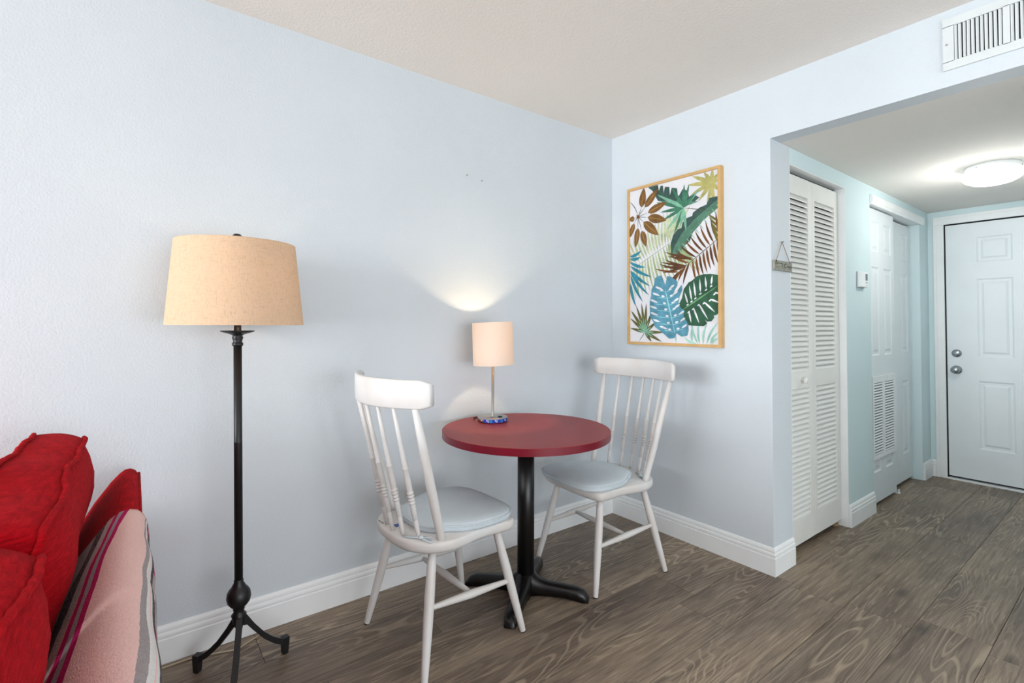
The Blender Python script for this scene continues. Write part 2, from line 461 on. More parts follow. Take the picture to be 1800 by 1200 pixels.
ART_COL = dict(pale=(184, 192, 158), pale2=(156, 172, 128), olive=(172, 166, 104), dark=(62, 86, 80), teal=(92, 138, 120), ban=(86, 126, 106), ban2=(146, 178, 154),
               green=(66, 118, 94), mint=(122, 174, 148), brown=(96, 64, 42), rust=(120, 76, 42), olive2=(112, 104, 52), leafbr=(124, 90, 52), leafbr2=(176, 136, 76),
               turq=(54, 130, 150), olive3=(96, 96, 56), aqua=(150, 204, 186), mgreen=(54, 92, 70), mgreen2=(110, 160, 110), mblue=(90, 146, 166), mblue2=(146, 200, 208),
               paper=(220, 221, 225), stem=(84, 86, 66))
for kk, vv in ART_COL.items():
    plain('art_' + kk, srgb(*vv), 0.75, 0, 0.2, 0.26, 22)
ART = [
 ('pale palm', [
  ('L','pale',(59,501,-112,647,17,8)),
  ('L','pale',(59,501,77,269,15,-8)),
  ('L','pale',(93,511,-62,660,17,8)),
  ('L','pale2',(93,511,123,281,15,-8)),
  ('L','pale',(126,520,-12,672,17,8)),
  ('L','pale',(126,520,169,293,15,-8)),
  ('L','pale',(159,529,37,685,17,8)),
  ('L','pale2',(159,529,214,305,15,-8)),
  ('L','pale',(191,538,85,697,17,8)),
  ('L','pale',(191,538,258,317,15,-8)),
  ('L','pale',(223,547,133,709,17,8)),
  ('L','pale2',(223,547,302,329,15,-8)),
  ('L','pale',(255,556,180,721,17,8)),
  ('L','pale',(255,556,345,340,15,-8)),
  ('L','pale',(287,565,227,733,17,8)),
  ('L','pale2',(287,565,388,352,15,-8)),
  ('L','pale',(318,574,273,744,17,8)),
  ('L','pale',(318,574,431,363,15,-8)),
  ('L','pale',(349,582,318,756,17,8)),
  ('L','pale2',(349,582,472,374,15,-8)),
  ('L','pale',(380,591,363,767,17,8)),
  ('L','pale',(380,591,514,385,15,-8)),
  ('L','pale',(410,600,407,779,17,8)),
  ('L','pale2',(410,600,554,396,15,-8)),
  ('L','pale',(441,608,451,790,17,8)),
  ('L','pale',(441,608,595,407,15,-8)),
  ('L','pale',(471,617,494,800,17,8)),
  ('L','pale2',(471,617,634,418,15,-8)),
  ('L','pale',(500,625,536,770,17,8)),
  ('L','pale',(500,625,674,428,15,-8)),
  ('L','pale',(530,633,578,781,17,8)),
  ('L','pale2',(530,633,713,438,15,-8)),
  ('L','pale',(559,641,619,792,17,8)),
  ('L','pale',(559,641,751,449,15,-8)),
  ('L','pale',(588,650,660,803,17,8)),
  ('L','pale2',(588,650,789,459,15,-8)),
  ('L','pale',(469,636,412,818,15,3)),
  ('L','pale2',(468,615,505,490,14,3)),
  ('L','pale',(487,646,458,819,15,3)),
  ('L','pale2',(488,613,552,480,14,3)),
  ('L','pale',(506,657,502,819,15,3)),
  ('L','pale2',(508,612,598,471,14,3)),
  ('L','pale',(524,667,546,820,15,3)),
  ('L','pale2',(528,610,644,461,14,3)),
  ('L','pale',(542,678,589,821,15,3)),
  ('L','pale2',(548,608,689,452,14,3)),
  ('L','pale',(560,688,632,821,15,3)),
  ('L','pale2',(567,606,734,443,14,3)),
  ('L','pale',(578,698,674,822,15,3)),
  ('L','pale2',(587,604,777,434,14,3)),
  ('L','pale',(596,708,716,823,15,3)),
  ('L','pale2',(606,602,821,426,14,3)),
  ('L','pale2',(9,472,608,653,4,0)),
 ]),
 ('olive fan', [
  ('L','olive',(936,930,737,996,24,0)),
  ('L','olive',(936,930,858,1001,24,0)),
  ('L','olive',(936,930,944,1008,24,0)),
  ('L','olive',(936,930,997,974,24,0)),
  ('L','olive',(936,930,686,949,24,0)),
  ('L','olive',(936,930,726,887,24,0)),
  ('L','olive',(936,930,798,838,24,0)),
  ('L','olive',(936,930,881,763,20,0)),
  ('L','olive',(936,930,963,758,20,0)),
  ('L','olive',(936,930,996,880,24,0)),
  ('L','olive',(936,930,998,938,24,0)),
 ]),
 ('dark banana leaf', [
  ('P','dark',[(230,1000),(354,997),(366,956),(386,988),(413,984),(420,938),(437,974),(486,967),(493,912),(514,958),(573,946),(585,889),(635,933),(692,914),(703,877),(748,888),(812,860),(765,842),(690,829),(574,839),(475,873),(352,897),(290,967)]),
  ('P','teal',[(352,897),(802,837),(671,825),(495,854)]),
 ]),
 ('broad banana leaf', [
  ('P','dark',[(994,844),(992,776),(907,743),(871,740),(825,704),(741,659),(711,612),(663,592),(615,562),(594,533),(506,532),(500,612),(526,661),(580,694),(619,697),(633,730),(687,754),(736,758),(744,777),(810,799),(882,809),(910,844)]),
  ('P','ban',[(990,824),(988,776),(834,713),(741,664),(663,597),(595,543),(510,538),(547,598),(627,666),(743,728),(872,781)]),
  ('L','ban2',(979,801,1022,763,5,0)),
  ('L','ban2',(937,778,981,740,5,0)),
  ('L','ban2',(895,754,939,716,5,0)),
  ('L','ban2',(852,730,897,692,5,0)),
  ('L','ban2',(808,706,854,668,5,0)),
  ('L','ban2',(765,681,811,643,5,0)),
  ('L','ban2',(720,656,767,618,5,0)),
  ('L','ban2',(675,631,723,593,5,0)),
  ('L','ban2',(629,605,678,567,5,0)),
  ('L','ban2',(583,579,632,541,5,0)),
  ('L','ban2',(536,553,586,515,5,0)),
 ]),
 ('green fan palm', [
  ('L','green',(645,818,514,958,20,0)),
  ('L','green',(645,818,652,961,20,0)),
  ('L','green',(645,818,705,953,20,0)),
  ('L','mint',(645,818,815,910,20,0)),
  ('L','mint',(645,818,345,936,20,0)),
  ('L','green',(645,818,335,889,20,0)),
  ('L','green',(645,818,381,820,20,0)),
  ('L','green',(645,818,403,765,20,0)),
  ('L','mint',(645,818,458,703,20,0)),
  ('L','green',(645,818,538,668,20,0)),
  ('L','mint',(645,818,609,703,20,0)),
  ('L','mint',(645,818,670,676,20,0)),
  ('L','green',(645,818,767,889,20,0)),
  ('L','mint',(645,818,415,912,20,0)),
  ('L','stem',(645,818,991,757,4,0)),
 ]),
 ('brown palm', [
  ('L','rust',(1020,611,974,759,13,6)),
  ('L','brown',(1020,611,1066,490,14,-5)),
  ('L','brown',(986,597,923,737,13,6)),
  ('L','rust',(986,597,1031,475,14,-5)),
  ('L','brown',(952,583,872,714,13,6)),
  ('L','rust',(952,583,996,459,14,-5)),
  ('L','rust',(918,569,819,691,13,6)),
  ('L','brown',(918,569,961,444,14,-5)),
  ('L','brown',(883,554,766,668,13,6)),
  ('L','rust',(883,554,925,428,14,-5)),
  ('L','brown',(848,540,712,644,13,6)),
  ('L','rust',(848,540,889,413,14,-5)),
  ('L','rust',(812,525,658,620,13,6)),
  ('L','brown',(812,525,853,397,14,-5)),
  ('L','brown',(776,510,602,596,13,6)),
  ('L','rust',(776,510,816,381,14,-5)),
  ('L','brown',(740,495,545,571,13,6)),
  ('L','rust',(740,495,779,364,14,-5)),
  ('L','rust',(704,480,488,546,13,6)),
  ('L','brown',(704,480,636,353,14,-5)),
  ('L','brown',(667,464,430,520,13,6)),
  ('L','rust',(667,464,583,376,14,-5)),
  ('L','brown',(629,449,370,494,13,6)),
  ('L','rust',(629,449,527,360,14,-5)),
  ('L','rust',(591,433,310,468,13,6)),
  ('L','brown',(591,433,471,345,14,-5)),
  ('L','brown',(678,467,384,505,14,4)),
  ('L','brown',(678,467,395,473,14,4)),
  ('L','brown',(678,467,402,436,14,4)),
  ('L','brown',(736,507,430,565,14,4)),
  ('L','brown',(736,507,466,536,14,4)),
  ('L','olive2',(1013,565,948,666,12,4)),
  ('L','olive2',(1014,597,935,689,12,4)),
  ('L','olive2',(1015,630,921,711,12,4)),
  ('L','olive2',(1017,663,908,734,12,4)),
  ('L','olive2',(1018,696,895,757,12,4)),
  ('L','stem',(1020,611,591,433,4,0)),
 ]),
 ('brown umbrella leaf', [
  ('L','leafbr',(152,878,182,1003,50,0)),
  ('L','stem',(107,821,152,878,3,0)),
  ('L','leafbr2',(152,878,177,984,4,0)),
  ('L','leafbr',(192,873,358,975,46,0)),
  ('L','stem',(107,821,192,873,3,0)),
  ('L','leafbr2',(192,873,334,960,4,0)),
  ('L','leafbr',(231,834,459,877,46,0)),
  ('L','stem',(107,821,231,834,3,0)),
  ('L','leafbr2',(231,834,426,871,4,0)),
  ('L','leafbr',(230,804,452,763,54,0)),
  ('L','stem',(107,821,230,804,3,0)),
  ('L','leafbr2',(230,804,420,769,4,0)),
  ('L','leafbr',(177,780,359,678,56,0)),
  ('L','stem',(107,821,177,780,3,0)),
  ('L','leafbr2',(177,780,332,693,4,0)),
  ('L','leafbr',(154,724,208,616,44,0)),
  ('L','stem',(107,821,154,724,3,0)),
  ('L','leafbr2',(154,724,200,632,4,0)),
  ('L','leafbr',(105,747,75,621,40,0)),
  ('L','stem',(107,821,105,747,3,0)),
  ('L','leafbr2',(105,747,80,640,4,0)),
  ('L','leafbr',(56,783,-1,692,34,0)),
  ('L','stem',(107,821,56,783,3,0)),
  ('L','leafbr2',(56,783,8,706,4,0)),
  ('L','leafbr',(61,813,-8,814,34,0)),
  ('L','stem',(107,821,61,813,3,0)),
  ('L','leafbr2',(61,813,2,814,4,0)),
  ('P','rust',[(89,834),(125,829),(129,809),(93,811)]),
  ('L','stem',(-1,933,107,821,4,10)),
 ]),
 ('turquoise palm', [
  ('L','turq',(1,564,147,596,20,-8)),
  ('L','turq',(1,549,141,555,20,-8)),
  ('L','turq',(1,527,203,483,20,-8)),
  ('L','turq',(5,501,277,417,20,-8)),
  ('L','turq',(4,472,259,359,20,-8)),
  ('L','turq',(6,461,244,301,20,-8)),
  ('L','turq',(8,440,166,260,20,-8)),
  ('L','turq',(7,385,81,229,20,-8)),
 ]),
 ('small fan palm', [
  ('L','olive3',(192,65,13,204,19,0)),
  ('L','mint',(192,65,104,133,10,0)),
  ('L','olive3',(192,65,7,153,19,0)),
  ('L','mint',(192,65,101,108,10,0)),
  ('L','olive3',(192,65,31,197,19,0)),
  ('L','mint',(192,65,112,130,10,0)),
  ('L','olive3',(192,65,81,236,19,0)),
  ('L','mint',(192,65,137,149,10,0)),
  ('L','olive3',(192,65,148,252,19,0)),
  ('L','mint',(192,65,170,158,10,0)),
  ('L','olive3',(192,65,209,248,19,0)),
  ('L','mint',(192,65,200,156,10,0)),
  ('L','olive3',(192,65,285,204,19,0)),
  ('L','mint',(192,65,238,135,10,0)),
  ('L','olive3',(192,65,6,88,19,0)),
  ('L','mint',(192,65,100,76,10,0)),
  ('L','olive3',(192,65,337,131,19,0)),
  ('L','mint',(192,65,265,98,10,0)),
  ('L','olive3',(192,65,417,64,19,0)),
  ('L','mint',(192,65,306,64,10,0)),
  ('L','olive3',(192,65,391,6,19,0)),
  ('L','mint',(192,65,293,35,10,0)),
  ('L','olive3',(192,65,271,4,19,0)),
  ('L','mint',(192,65,232,34,10,0)),
  ('L','stem',(192,65,116,2,3,0)),
 ]),
 ('pale grass', [
  ('L','aqua',(792,2,724,133,11,10)),
  ('L','aqua',(810,2,805,136,11,10)),
  ('L','aqua',(845,2,885,120,11,10)),
  ('L','aqua',(880,2,991,127,11,10)),
  ('L','aqua',(915,2,999,72,11,10)),
  ('L','aqua',(774,2,646,42,11,10)),
  ('L','aqua',(932,2,1001,35,11,10)),
  ('L','aqua',(738,2,741,113,11,10)),
 ]),
 ('green monstera leaf', [
  ('P','mgreen',[(591,236),(625,273),(644,326),(698,365),(731,373),(787,399),(859,406),(921,405),(964,399),(1010,392),(1002,182),(976,169),(949,165),(955,154),(928,133),(885,131),(859,144),(885,120),(849,104),(792,105),(741,107),(695,110),(668,134),(639,164),(644,198),(604,209)]),
  ('L','mgreen2',(623,199,1009,340,8,0)),
  ('L','paper',(686,241,654,306,11,0)),
  ('L','paper',(697,237,671,226,9,0)),
  ('L','paper',(728,258,703,347,11,0)),
  ('L','paper',(739,255,712,244,9,0)),
  ('L','paper',(769,276,750,369,11,0)),
  ('L','paper',(779,273,753,261,9,0)),
  ('L','paper',(820,303,812,382,11,0)),
  ('L','paper',(831,299,805,288,9,0)),
  ('L','paper',(878,324,868,394,11,0)),
  ('L','paper',(888,320,863,309,9,0)),
  ('L','paper',(927,343,938,396,11,0)),
  ('L','paper',(938,339,913,328,9,0)),
  ('L','paper',(698,196,723,123,11,0)),
  ('L','paper',(709,193,682,181,9,0)),
  ('L','paper',(745,214,805,122,11,0)),
  ('L','paper',(755,211,729,199,9,0)),
  ('L','paper',(800,236,894,143,11,0)),
  ('L','paper',(811,233,785,222,9,0)),
  ('L','paper',(854,246,963,184,11,0)),
  ('L','paper',(864,242,839,231,9,0)),
  ('L','paper',(916,260,1004,238,11,0)),
  ('L','paper',(926,257,901,246,9,0)),
  ('L','paper',(960,296,1006,289,11,0)),
  ('L','paper',(970,293,946,281,9,0)),
 ]),
 ('blue monstera leaf', [
  ('L','aqua',(557,0,552,67,5,0)),
  ('P','mblue',[(315,405),(351,420),(394,420),(437,357),(463,415),(506,407),(576,376),(572,350),(544,326),(523,289),(563,310),(622,354),(628,322),(597,284),(584,245),(614,212),(655,198),(639,169),(690,116),(694,80),(680,48),(618,41),(563,61),(543,32),(482,26),(413,58),(393,67),(315,98),(295,131),(258,158),(255,205),(252,257),(270,298),(275,339),(305,364)]),
  ('L','mblue2',(433,342,558,32,8,0)),
  ('L','paper',(322,352,412,331,13,0)),
  ('L','paper',(379,331,420,326,12,0)),
  ('L','paper',(544,356,481,335,12,0)),
  ('L','paper',(476,327,516,333,11,0)),
  ('L','mblue2',(448,315,363,325,4,0)),
  ('L','mblue2',(448,315,516,331,4,0)),
  ('L','paper',(287,314,378,293,13,0)),
  ('L','paper',(394,292,434,287,12,0)),
  ('L','paper',(582,316,519,295,12,0)),
  ('L','paper',(490,288,530,295,11,0)),
  ('L','mblue2',(462,275,328,287,4,0)),
  ('L','mblue2',(462,275,554,291,4,0)),
  ('L','paper',(261,271,352,251,13,0)),
  ('L','paper',(410,248,450,243,12,0)),
  ('L','paper',(592,274,530,253,12,0)),
  ('L','paper',(506,245,545,252,11,0)),
  ('L','mblue2',(478,232,302,245,4,0)),
  ('L','mblue2',(478,232,565,249,4,0)),
  ('L','paper',(256,232,347,212,13,0)),
  ('L','paper',(424,209,464,205,12,0)),
  ('L','paper',(603,236,540,214,12,0)),
  ('L','paper',(520,207,559,214,11,0)),
  ('L','mblue2',(492,194,297,206,4,0)),
  ('L','mblue2',(492,194,575,211,4,0)),
  ('L','paper',(263,190,355,171,13,0)),
  ('L','paper',(439,168,479,164,12,0)),
  ('L','paper',(647,195,586,173,12,0)),
  ('L','paper',(534,167,573,174,11,0)),
  ('L','mblue2',(506,153,305,164,4,0)),
  ('L','mblue2',(506,153,620,170,4,0)),
  ('L','paper',(292,146,382,128,13,0)),
  ('L','paper',(455,125,494,122,12,0)),
  ('L','paper',(661,154,600,131,12,0)),
  ('L','paper',(549,125,588,132,11,0)),
  ('L','mblue2',(522,111,333,120,4,0)),
  ('L','mblue2',(522,111,634,129,4,0)),
  ('L','paper',(373,103,462,86,13,0)),
  ('L','paper',(470,85,509,81,12,0)),
  ('L','paper',(679,114,618,92,12,0)),
  ('L','paper',(564,85,602,92,11,0)),
  ('L','mblue2',(536,71,413,79,4,0)),
  ('L','mblue2',(536,71,652,89,4,0)),
 ]),
]

# ------------------------------------------------------------------ room shell
W = 1.0236          # corner where the hall begins
D = 2.6984          # front wall of the hall
H, HH = 2.44, 2.1416
XR, YR = 4.6, -7.6  # far sides of the living room, behind the camera
HX = 2.26           # right side of the hall

# floor: one plank, one object
fl = MB().box(-0.1, XR + 0.1, YR - 0.1, 0.0, -0.03, -0.0085).box(0.3, HX + 0.1, 0.0, D + 0.1, -0.03, -0.0085)
floor = struct(fl.build('floor', M['subfloor']), 'grey-brown oak plank floor running through room and hall', 'floor')
PW, PL = 0.22225, 1.2
_pl = {}
def plank_mesh(w, l):
    key = (round(w, 3), round(l, 3))
    if key not in _pl:
        g, b = 0.0006, 0.0011
        x, y = w / 2 - g, l / 2 - g
        vs = [(-x, -y, -0.0085), (x, -y, -0.0085), (x, y, -0.0085), (-x, y, -0.0085), (-x, -y, -b), (x, -y, -b), (x, y, -b), (-x, y, -b),
              (-x + b, -y + b, 0), (x - b, -y + b, 0), (x - b, y - b, 0), (-x + b, y - b, 0)]
        fs = [(0, 3, 2, 1), (8, 9, 10, 11)]
        for a in range(4):
            c = (a + 1) % 4
            fs += [(a, c, c + 4, a + 4), (a + 4, c + 4, c + 8, a + 8)]
        _pl[key] = MB().add(vs, fs).mesh('plank', [M['oak_plank']])
    return _pl[key]
phase = {1: -0.305, 3: -0.465, 5: -0.04, 6: 1.212, 7: 0.12, 0: -0.9, 2: -0.75, 4: 0.62}
rnd = random.Random(7)
for r in range(21):
    x0, x1 = r * PW, min((r + 1) * PW, XR)
    ph = phase.get(r, rnd.uniform(0, PL))
    y = ph - PL * 9
    while y < D:
        a, b = max(y, YR), min(y + PL, D)
        y += PL
        if b - a < 0.02: continue
        segs = []
        if a < 0: segs.append((x0, x1, a, min(b, 0.0)))
        if b > 0:
            xa, xb = max(x0, 0.9), min(x1, HX)
            if xb - xa > 0.03: segs.append((xa, xb, max(a, 0.0), b))
        if len(segs) == 2 and abs(segs[0][0] - segs[1][0]) < 1e-6 and abs(segs[0][1] - segs[1][1]) < 1e-6:
            segs = [(x0, x1, a, b)]
        for (xa, xb, ya, yb) in segs:
            if yb - ya < 0.02: continue
            put('plank', plank_mesh(xb - xa, yb - ya), floor, ((xa + xb) / 2, (ya + yb) / 2, 0))

struct(MB().box(-0.1, 0, YR - 0.1, 0.1, -0.03, H).build('wall_left', M['wall_paint']), 'long pale blue-grey wall behind the floor lamp and table', 'wall')
wb = MB().box(0, W - 0.002, 0, 0.1, -0.03, H).box(W - 0.002, W, 0, 0.1, HH, H).box(W, HX, 0, 0.1, HH, H).box(HX, XR + 0.1, 0, 0.1, -0.03, H)
struct(wb.build('wall_back', M['wall_paint']), 'pale wall with the framed leaf print, running on above the hall opening', 'wall')
struct(MB().box(XR, XR + 0.1, YR, -2.95, -0.03, H).box(XR, XR + 0.1, -0.25, 0, -0.03, H).box(XR, XR + 0.1, -2.95, -0.25, -0.03, 0.25).box(XR, XR + 0.1, -2.95, -0.25, 2.05, H)
       .build('wall_right', M['wall_paint']), 'pale living room side wall with a wide opening added for the fill light', 'wall')  # unseen opening added to hold the side fill
struct(MB().box(0, 0.12, YR - 0.1, YR, -0.03, H).box(2.58, XR + 0.1, YR - 0.1, YR, -0.03, H).box(0.12, 2.58, YR - 0.1, YR, 2.33, H)
       .build('wall_rear', M['wall_paint']), 'pale rear wall with the wide glazed door opening', 'wall')
struct(MB().box(-0.1, XR + 0.1, YR - 0.1, 0.1, H, H + 0.06).build('ceiling', M['ceiling_paint']), 'cream textured ceiling of the main room', 'ceiling')
struct(MB().box(0.3, HX, 0.1, D + 0.1, HH, HH + 0.06).build('ceiling', M['ceiling_paint_dimmed']), 'lower textured ceiling of the entry hall, toned darker for its weaker light', 'ceiling')

# hall wall with the two closet openings
A0, A1, AZ = 0.2055, 0.9545, 2.0572
B0, B1, BZ = 1.366, 2.47, 2.02
T = 0.1
wh = MB().box(W - T, W, A0, A1, AZ, HH).box(W - T, W, A1, B0, -0.03, HH).box(W - T, W, B0, B1, BZ + 0.02, HH).box(W - T, W, B1, D, -0.03, HH)
struct(MB().box(W - T, W, 0.1, A0, -0.03, HH).box(W - 0.002, W, 0.0, 0.1, -0.03, HH).build('wall_corner', M['wall_paint']), 'narrow pale wall end with the small hanging sign', 'wall')
struct(wh.build('wall_hall', M['hall_paint']), 'mint green hall wall holding both closet openings', 'wall')
DX0, DX1, DZ = 1.126, 2.052, 2.03
wf = MB().box(W - T, DX0, D, D + T, -0.03, HH).box(DX1, HX + 0.1, D, D + T, -0.03, HH).box(DX0, DX1, D, D + T, DZ, HH)
struct(wf.build('wall_front', M['hall_paint']), 'mint green end wall around the entry door', 'wall')
struct(MB().box(HX, HX + 0.1, 0.1, D, -0.03, HH).build('wall_hall_right', M['hall_paint']), 'mint green wall on the right of the hall', 'wall')
wc = MB().box(0.3, 0.34, 0.1, D, -0.03, HH).box(0.3, W - T, 1.12, 1.2, -0.03, HH).box(0.3, W - T, D, D + T, -0.03, HH)
struct(wc.build('wall_closet', M['hall_paint']), 'plain inner walls of the two closets', 'wall')

# trims
def trim(n, mb, label, mat='trim_white'):
    return struct(mb.build('trim_%d' % n, M[mat]), label, 'trim')
trim(1, MB().box(W - T, W - 0.0008, A1 - 0.006, A1 - 0.0002, 0, AZ - 0.0002), 'white jamb board on the right of the louvered closet')
trim(2, MB().box(W - T, W - 0.0008, A0 + 0.0002, A0 + 0.006, 0, AZ - 0.0002).box(W - T, W - 0.0008, A0 + 0.006, A1 - 0.006, AZ - 0.005, AZ - 0.0002), 'white jamb and head board of the louvered closet')
trim(3, MB().box(W - 0.075, W - 0.06, A0 + 0.008, A1 - 0.008, AZ - 0.028, AZ - 0.006), 'dark metal track above the louvered doors', 'rubber_black')
hd = MB()
prof = [(W + 0.0005, BZ - 0.002), (W + 0.014, BZ - 0.002), (W + 0.015, BZ + 0.012), (W + 0.019, BZ + 0.018), (W + 0.019, BZ + 0.058), (W + 0.012, BZ + 0.064), (W + 0.0005, BZ + 0.064)]
hd.add([(x, B0 - 0.001, z) for x, z in prof] + [(x, 2.535, z) for x, z in prof],
       [list(range(7)), list(range(7, 14))[::-1]] + [(i, (i + 1) % 7, 7 + (i + 1) % 7, 7 + i) for i in range(7)])
trim(4, hd, 'white header board over the sliding closet doors')
trim(5, MB().box(W - T, W - 0.055, B1 - 0.012, B1 - 0.0002, 0, BZ).box(W - 0.055, W - 0.0008, B1 - 0.006, B1 - 0.0002, 0, BZ), 'pale jamb board at the far end of the sliding closet', 'hall_paint')
trim(6, MB().box(W - T, W - 0.0008, B0, B1, BZ + 0.0005, BZ + 0.0195), 'white head board with track of the sliding closet')
# entry door casing
cz, cw = 2.0947, 0.0645
ca = MB()
def casing(mb, x0, x1, z0, z1, flip=False, top=False):
    if top:
        mb.cbox(x0, x1, D - 0.012, D - 0.0004, z0, z1, 0.003).cbox(x0, x1, D - 0.018, D - 0.011, z1 - 0.02, z1, 0.003)
    else:
        mb.cbox(x0, x1, D - 0.012, D - 0.0004, z0, z1, 0.003)
        xo = (x0, x0 + 0.02) if not flip else (x1 - 0.02, x1)
        mb.cbox(xo[0], xo[1], D - 0.018, D - 0.011, z0, z1, 0.003)
casing(ca, 1.0606, DX0, 0, DZ)
casing(ca, DX1, 2.1175, 0, DZ, True)
casing(ca, 1.0606, 2.1175, DZ, cz, top=True)
trim(7, ca, 'white moulded casing around the entry door')
trim(8, MB().box(DX0, DX0 + 0.006, D + 0.0002, D + T, 0, DZ).box(DX1 - 0.006, DX1, D + 0.0002, D + T, 0, DZ).box(DX0, DX1, D + 0.0002, D + T, DZ - 0.005, DZ)
     .box(DX0 - 0.02, DX1 + 0.02, D + 0.05, D + T + 0.01, 0, DZ + 0.02), 'dark door frame with black weather strip', 'rubber_black')
trim(9, MB().cbox(DX0 - 0.004, DX1 + 0.004, D - 0.022, D + 0.045, 0.0, 0.012, 0.004), 'white threshold strip under the entry door')

# baseboards
BP = [(0, 0), (0.014, 0), (0.014, 0.084), (0.0128, 0.0865), (0.0105, 0.0875), (0.0105, 0.0895), (0.0125, 0.092), (0.013, 0.099), (0.0115, 0.106), (0.0085, 0.1085), (0.0085, 0.1115),
      (0.0095, 0.114), (0.0085, 0.122), (0.0045, 0.1305), (0.0, 0.1325)]
def base(side, path, label):
    o = MB().sweep(path, BP).build('baseboard_' + side, M['trim_white'])
    return struct(o, label, 'baseboard')
e = 0.0004
base('left', [(e, YR), (e, -e)], 'white moulded baseboard along the wall behind the lamp and chairs')
base('back', [(e, -e), (W + e, -e), (W + e, A0)], 'white moulded baseboard below the framed print, turning the hall corner')
base('hall', [(W + e, A1 - 0.001), (W + e, B0 + 0.006)], 'short white baseboard between the two closets')
base('hall_end', [(W + e, B1 + 0.004), (W + e, D - e), (1.060, D - e)], 'small white baseboard in the far hall corner')
base('right', [(HX + 0.004, -e), (XR, -e)], 'white baseboard on the right side of the hall opening')

# ------------------------------------------------------------------ doors
def raised_panels(mb, x, y0, y1, rows, cols, sgn=1, axis='x', d=0.006):
    """bevelled raised fields on a door face; rows are (z0,z1), cols are (a0,a1)"""
    for z0, z1 in rows:
        for a0, a1 in cols:
            rings = [(0.0, 0.0), (0.010, -d), (0.026, -d), (0.040, -0.0005)]
            vs = []
            for ins, dep in rings:
                for (a, z) in ((a0 + ins, z0 + ins), (a1 - ins, z0 + ins), (a1 - ins, z1 - ins), (a0 + ins, z1 - ins)):
                    vs.append((x + sgn * dep, a, z) if axis == 'x' else (a, x + sgn * dep, z))
            fs = [(12, 13, 14, 15)]
            for r in range(3):
                for q in range(4):
                    fs.append((r * 4 + q, r * 4 + (q + 1) % 4, r * 4 + 4 + (q + 1) % 4, r * 4 + 4 + q))
            mb.add(vs, fs)
def panel_door(mb, face, back, a0, a1, z0, z1, rows, cols, axis):
    """slab with the raised fields let into its face"""
    sgn = 1 if face > back else -1
    A = sorted({a0, a1, *[c for p in cols for c in p]})
    Z = sorted({z0, z1, *[c for p in rows for c in p]})
    P = lambda d, a, z: (d, a, z) if axis == 'x' else (a, d, z)
    for i in range(len(A) - 1):
        for j in range(len(Z) - 1):
            if (A[i], A[i + 1]) in cols and (Z[j], Z[j + 1]) in rows: continue
            mb.add([P(face, A[i], Z[j]), P(face, A[i + 1], Z[j]), P(face, A[i + 1], Z[j + 1]), P(face, A[i], Z[j + 1])], [(0, 1, 2, 3)])
    mb.add([P(face, a0, z0), P(face, a1, z0), P(face, a1, z1), P(face, a0, z1), P(back, a0, z0), P(back, a1, z0), P(back, a1, z1), P(back, a0, z1)],
           [(0, 1, 5, 4), (1, 2, 6, 5), (2, 3, 7, 6), (3, 0, 4, 7), (4, 5, 6, 7)])

# entry door
ROWS = [(0.268, 0.79), (0.975, 1.581), (1.71, 1.906)]
d1 = struct(thing('door_1', 'white six-panel entry door at the end of the hall', 'door', (0, 0, 0)), 'white six-panel entry door at the end of the hall', 'door')
EX0, EX1 = 1.1345, 2.044
EY = D + 0.004
cols = [(1.318, 1.518), (1.662, 1.862)]
mb = MB()
panel_door(mb, EY, EY + 0.04, EX0, EX1, 0.028, 2.0195, ROWS, cols, 'y')
raised_panels(mb, EY, 0, 0, ROWS, cols, -1, 'y', 0.007)
mb.build('slab', M['door_white'], d1)
lk = MB().lathe([(0.0, -0.018), (0.016, -0.018), (0.024, -0.014), (0.031, -0.006), (0.032, 0.0)], 24, (1.192, EY, 0.998), 'y').build('deadbolt', M['satin_chrome'], d1, 'round chrome deadbolt')
MB().cbox(1.178, 1.206, EY - 0.03, EY - 0.016, 0.994, 1.002, 0.002).build('thumb_turn', M['satin_chrome'], lk)
kb = MB().lathe([(0.033, 0.0), (0.034, -0.004), (0.030, -0.010), (0.014, -0.014), (0.012, -0.028), (0.020, -0.036), (0.028, -0.046), (0.029, -0.056), (0.024, -0.066), (0.012, -0.070), (0, -0.071)], 28, (1.191, EY, 0.868), 'y').build('knob', M['satin_chrome'], d1, 'round chrome door knob')
MB().lathe([(0.006, -0.0705), (0.005, -0.073), (0, -0.073)], 14, (1.191, EY, 0.868), 'y').build('button', M['nickel'], kb)
for z in (0.868, 0.998):
    MB().box(EX0 - 0.004, EX0 - 0.0005, EY - 0.003, EY + 0.03, z - 0.04, z + 0.04).build('latch_plate', M['rubber_black'], d1)

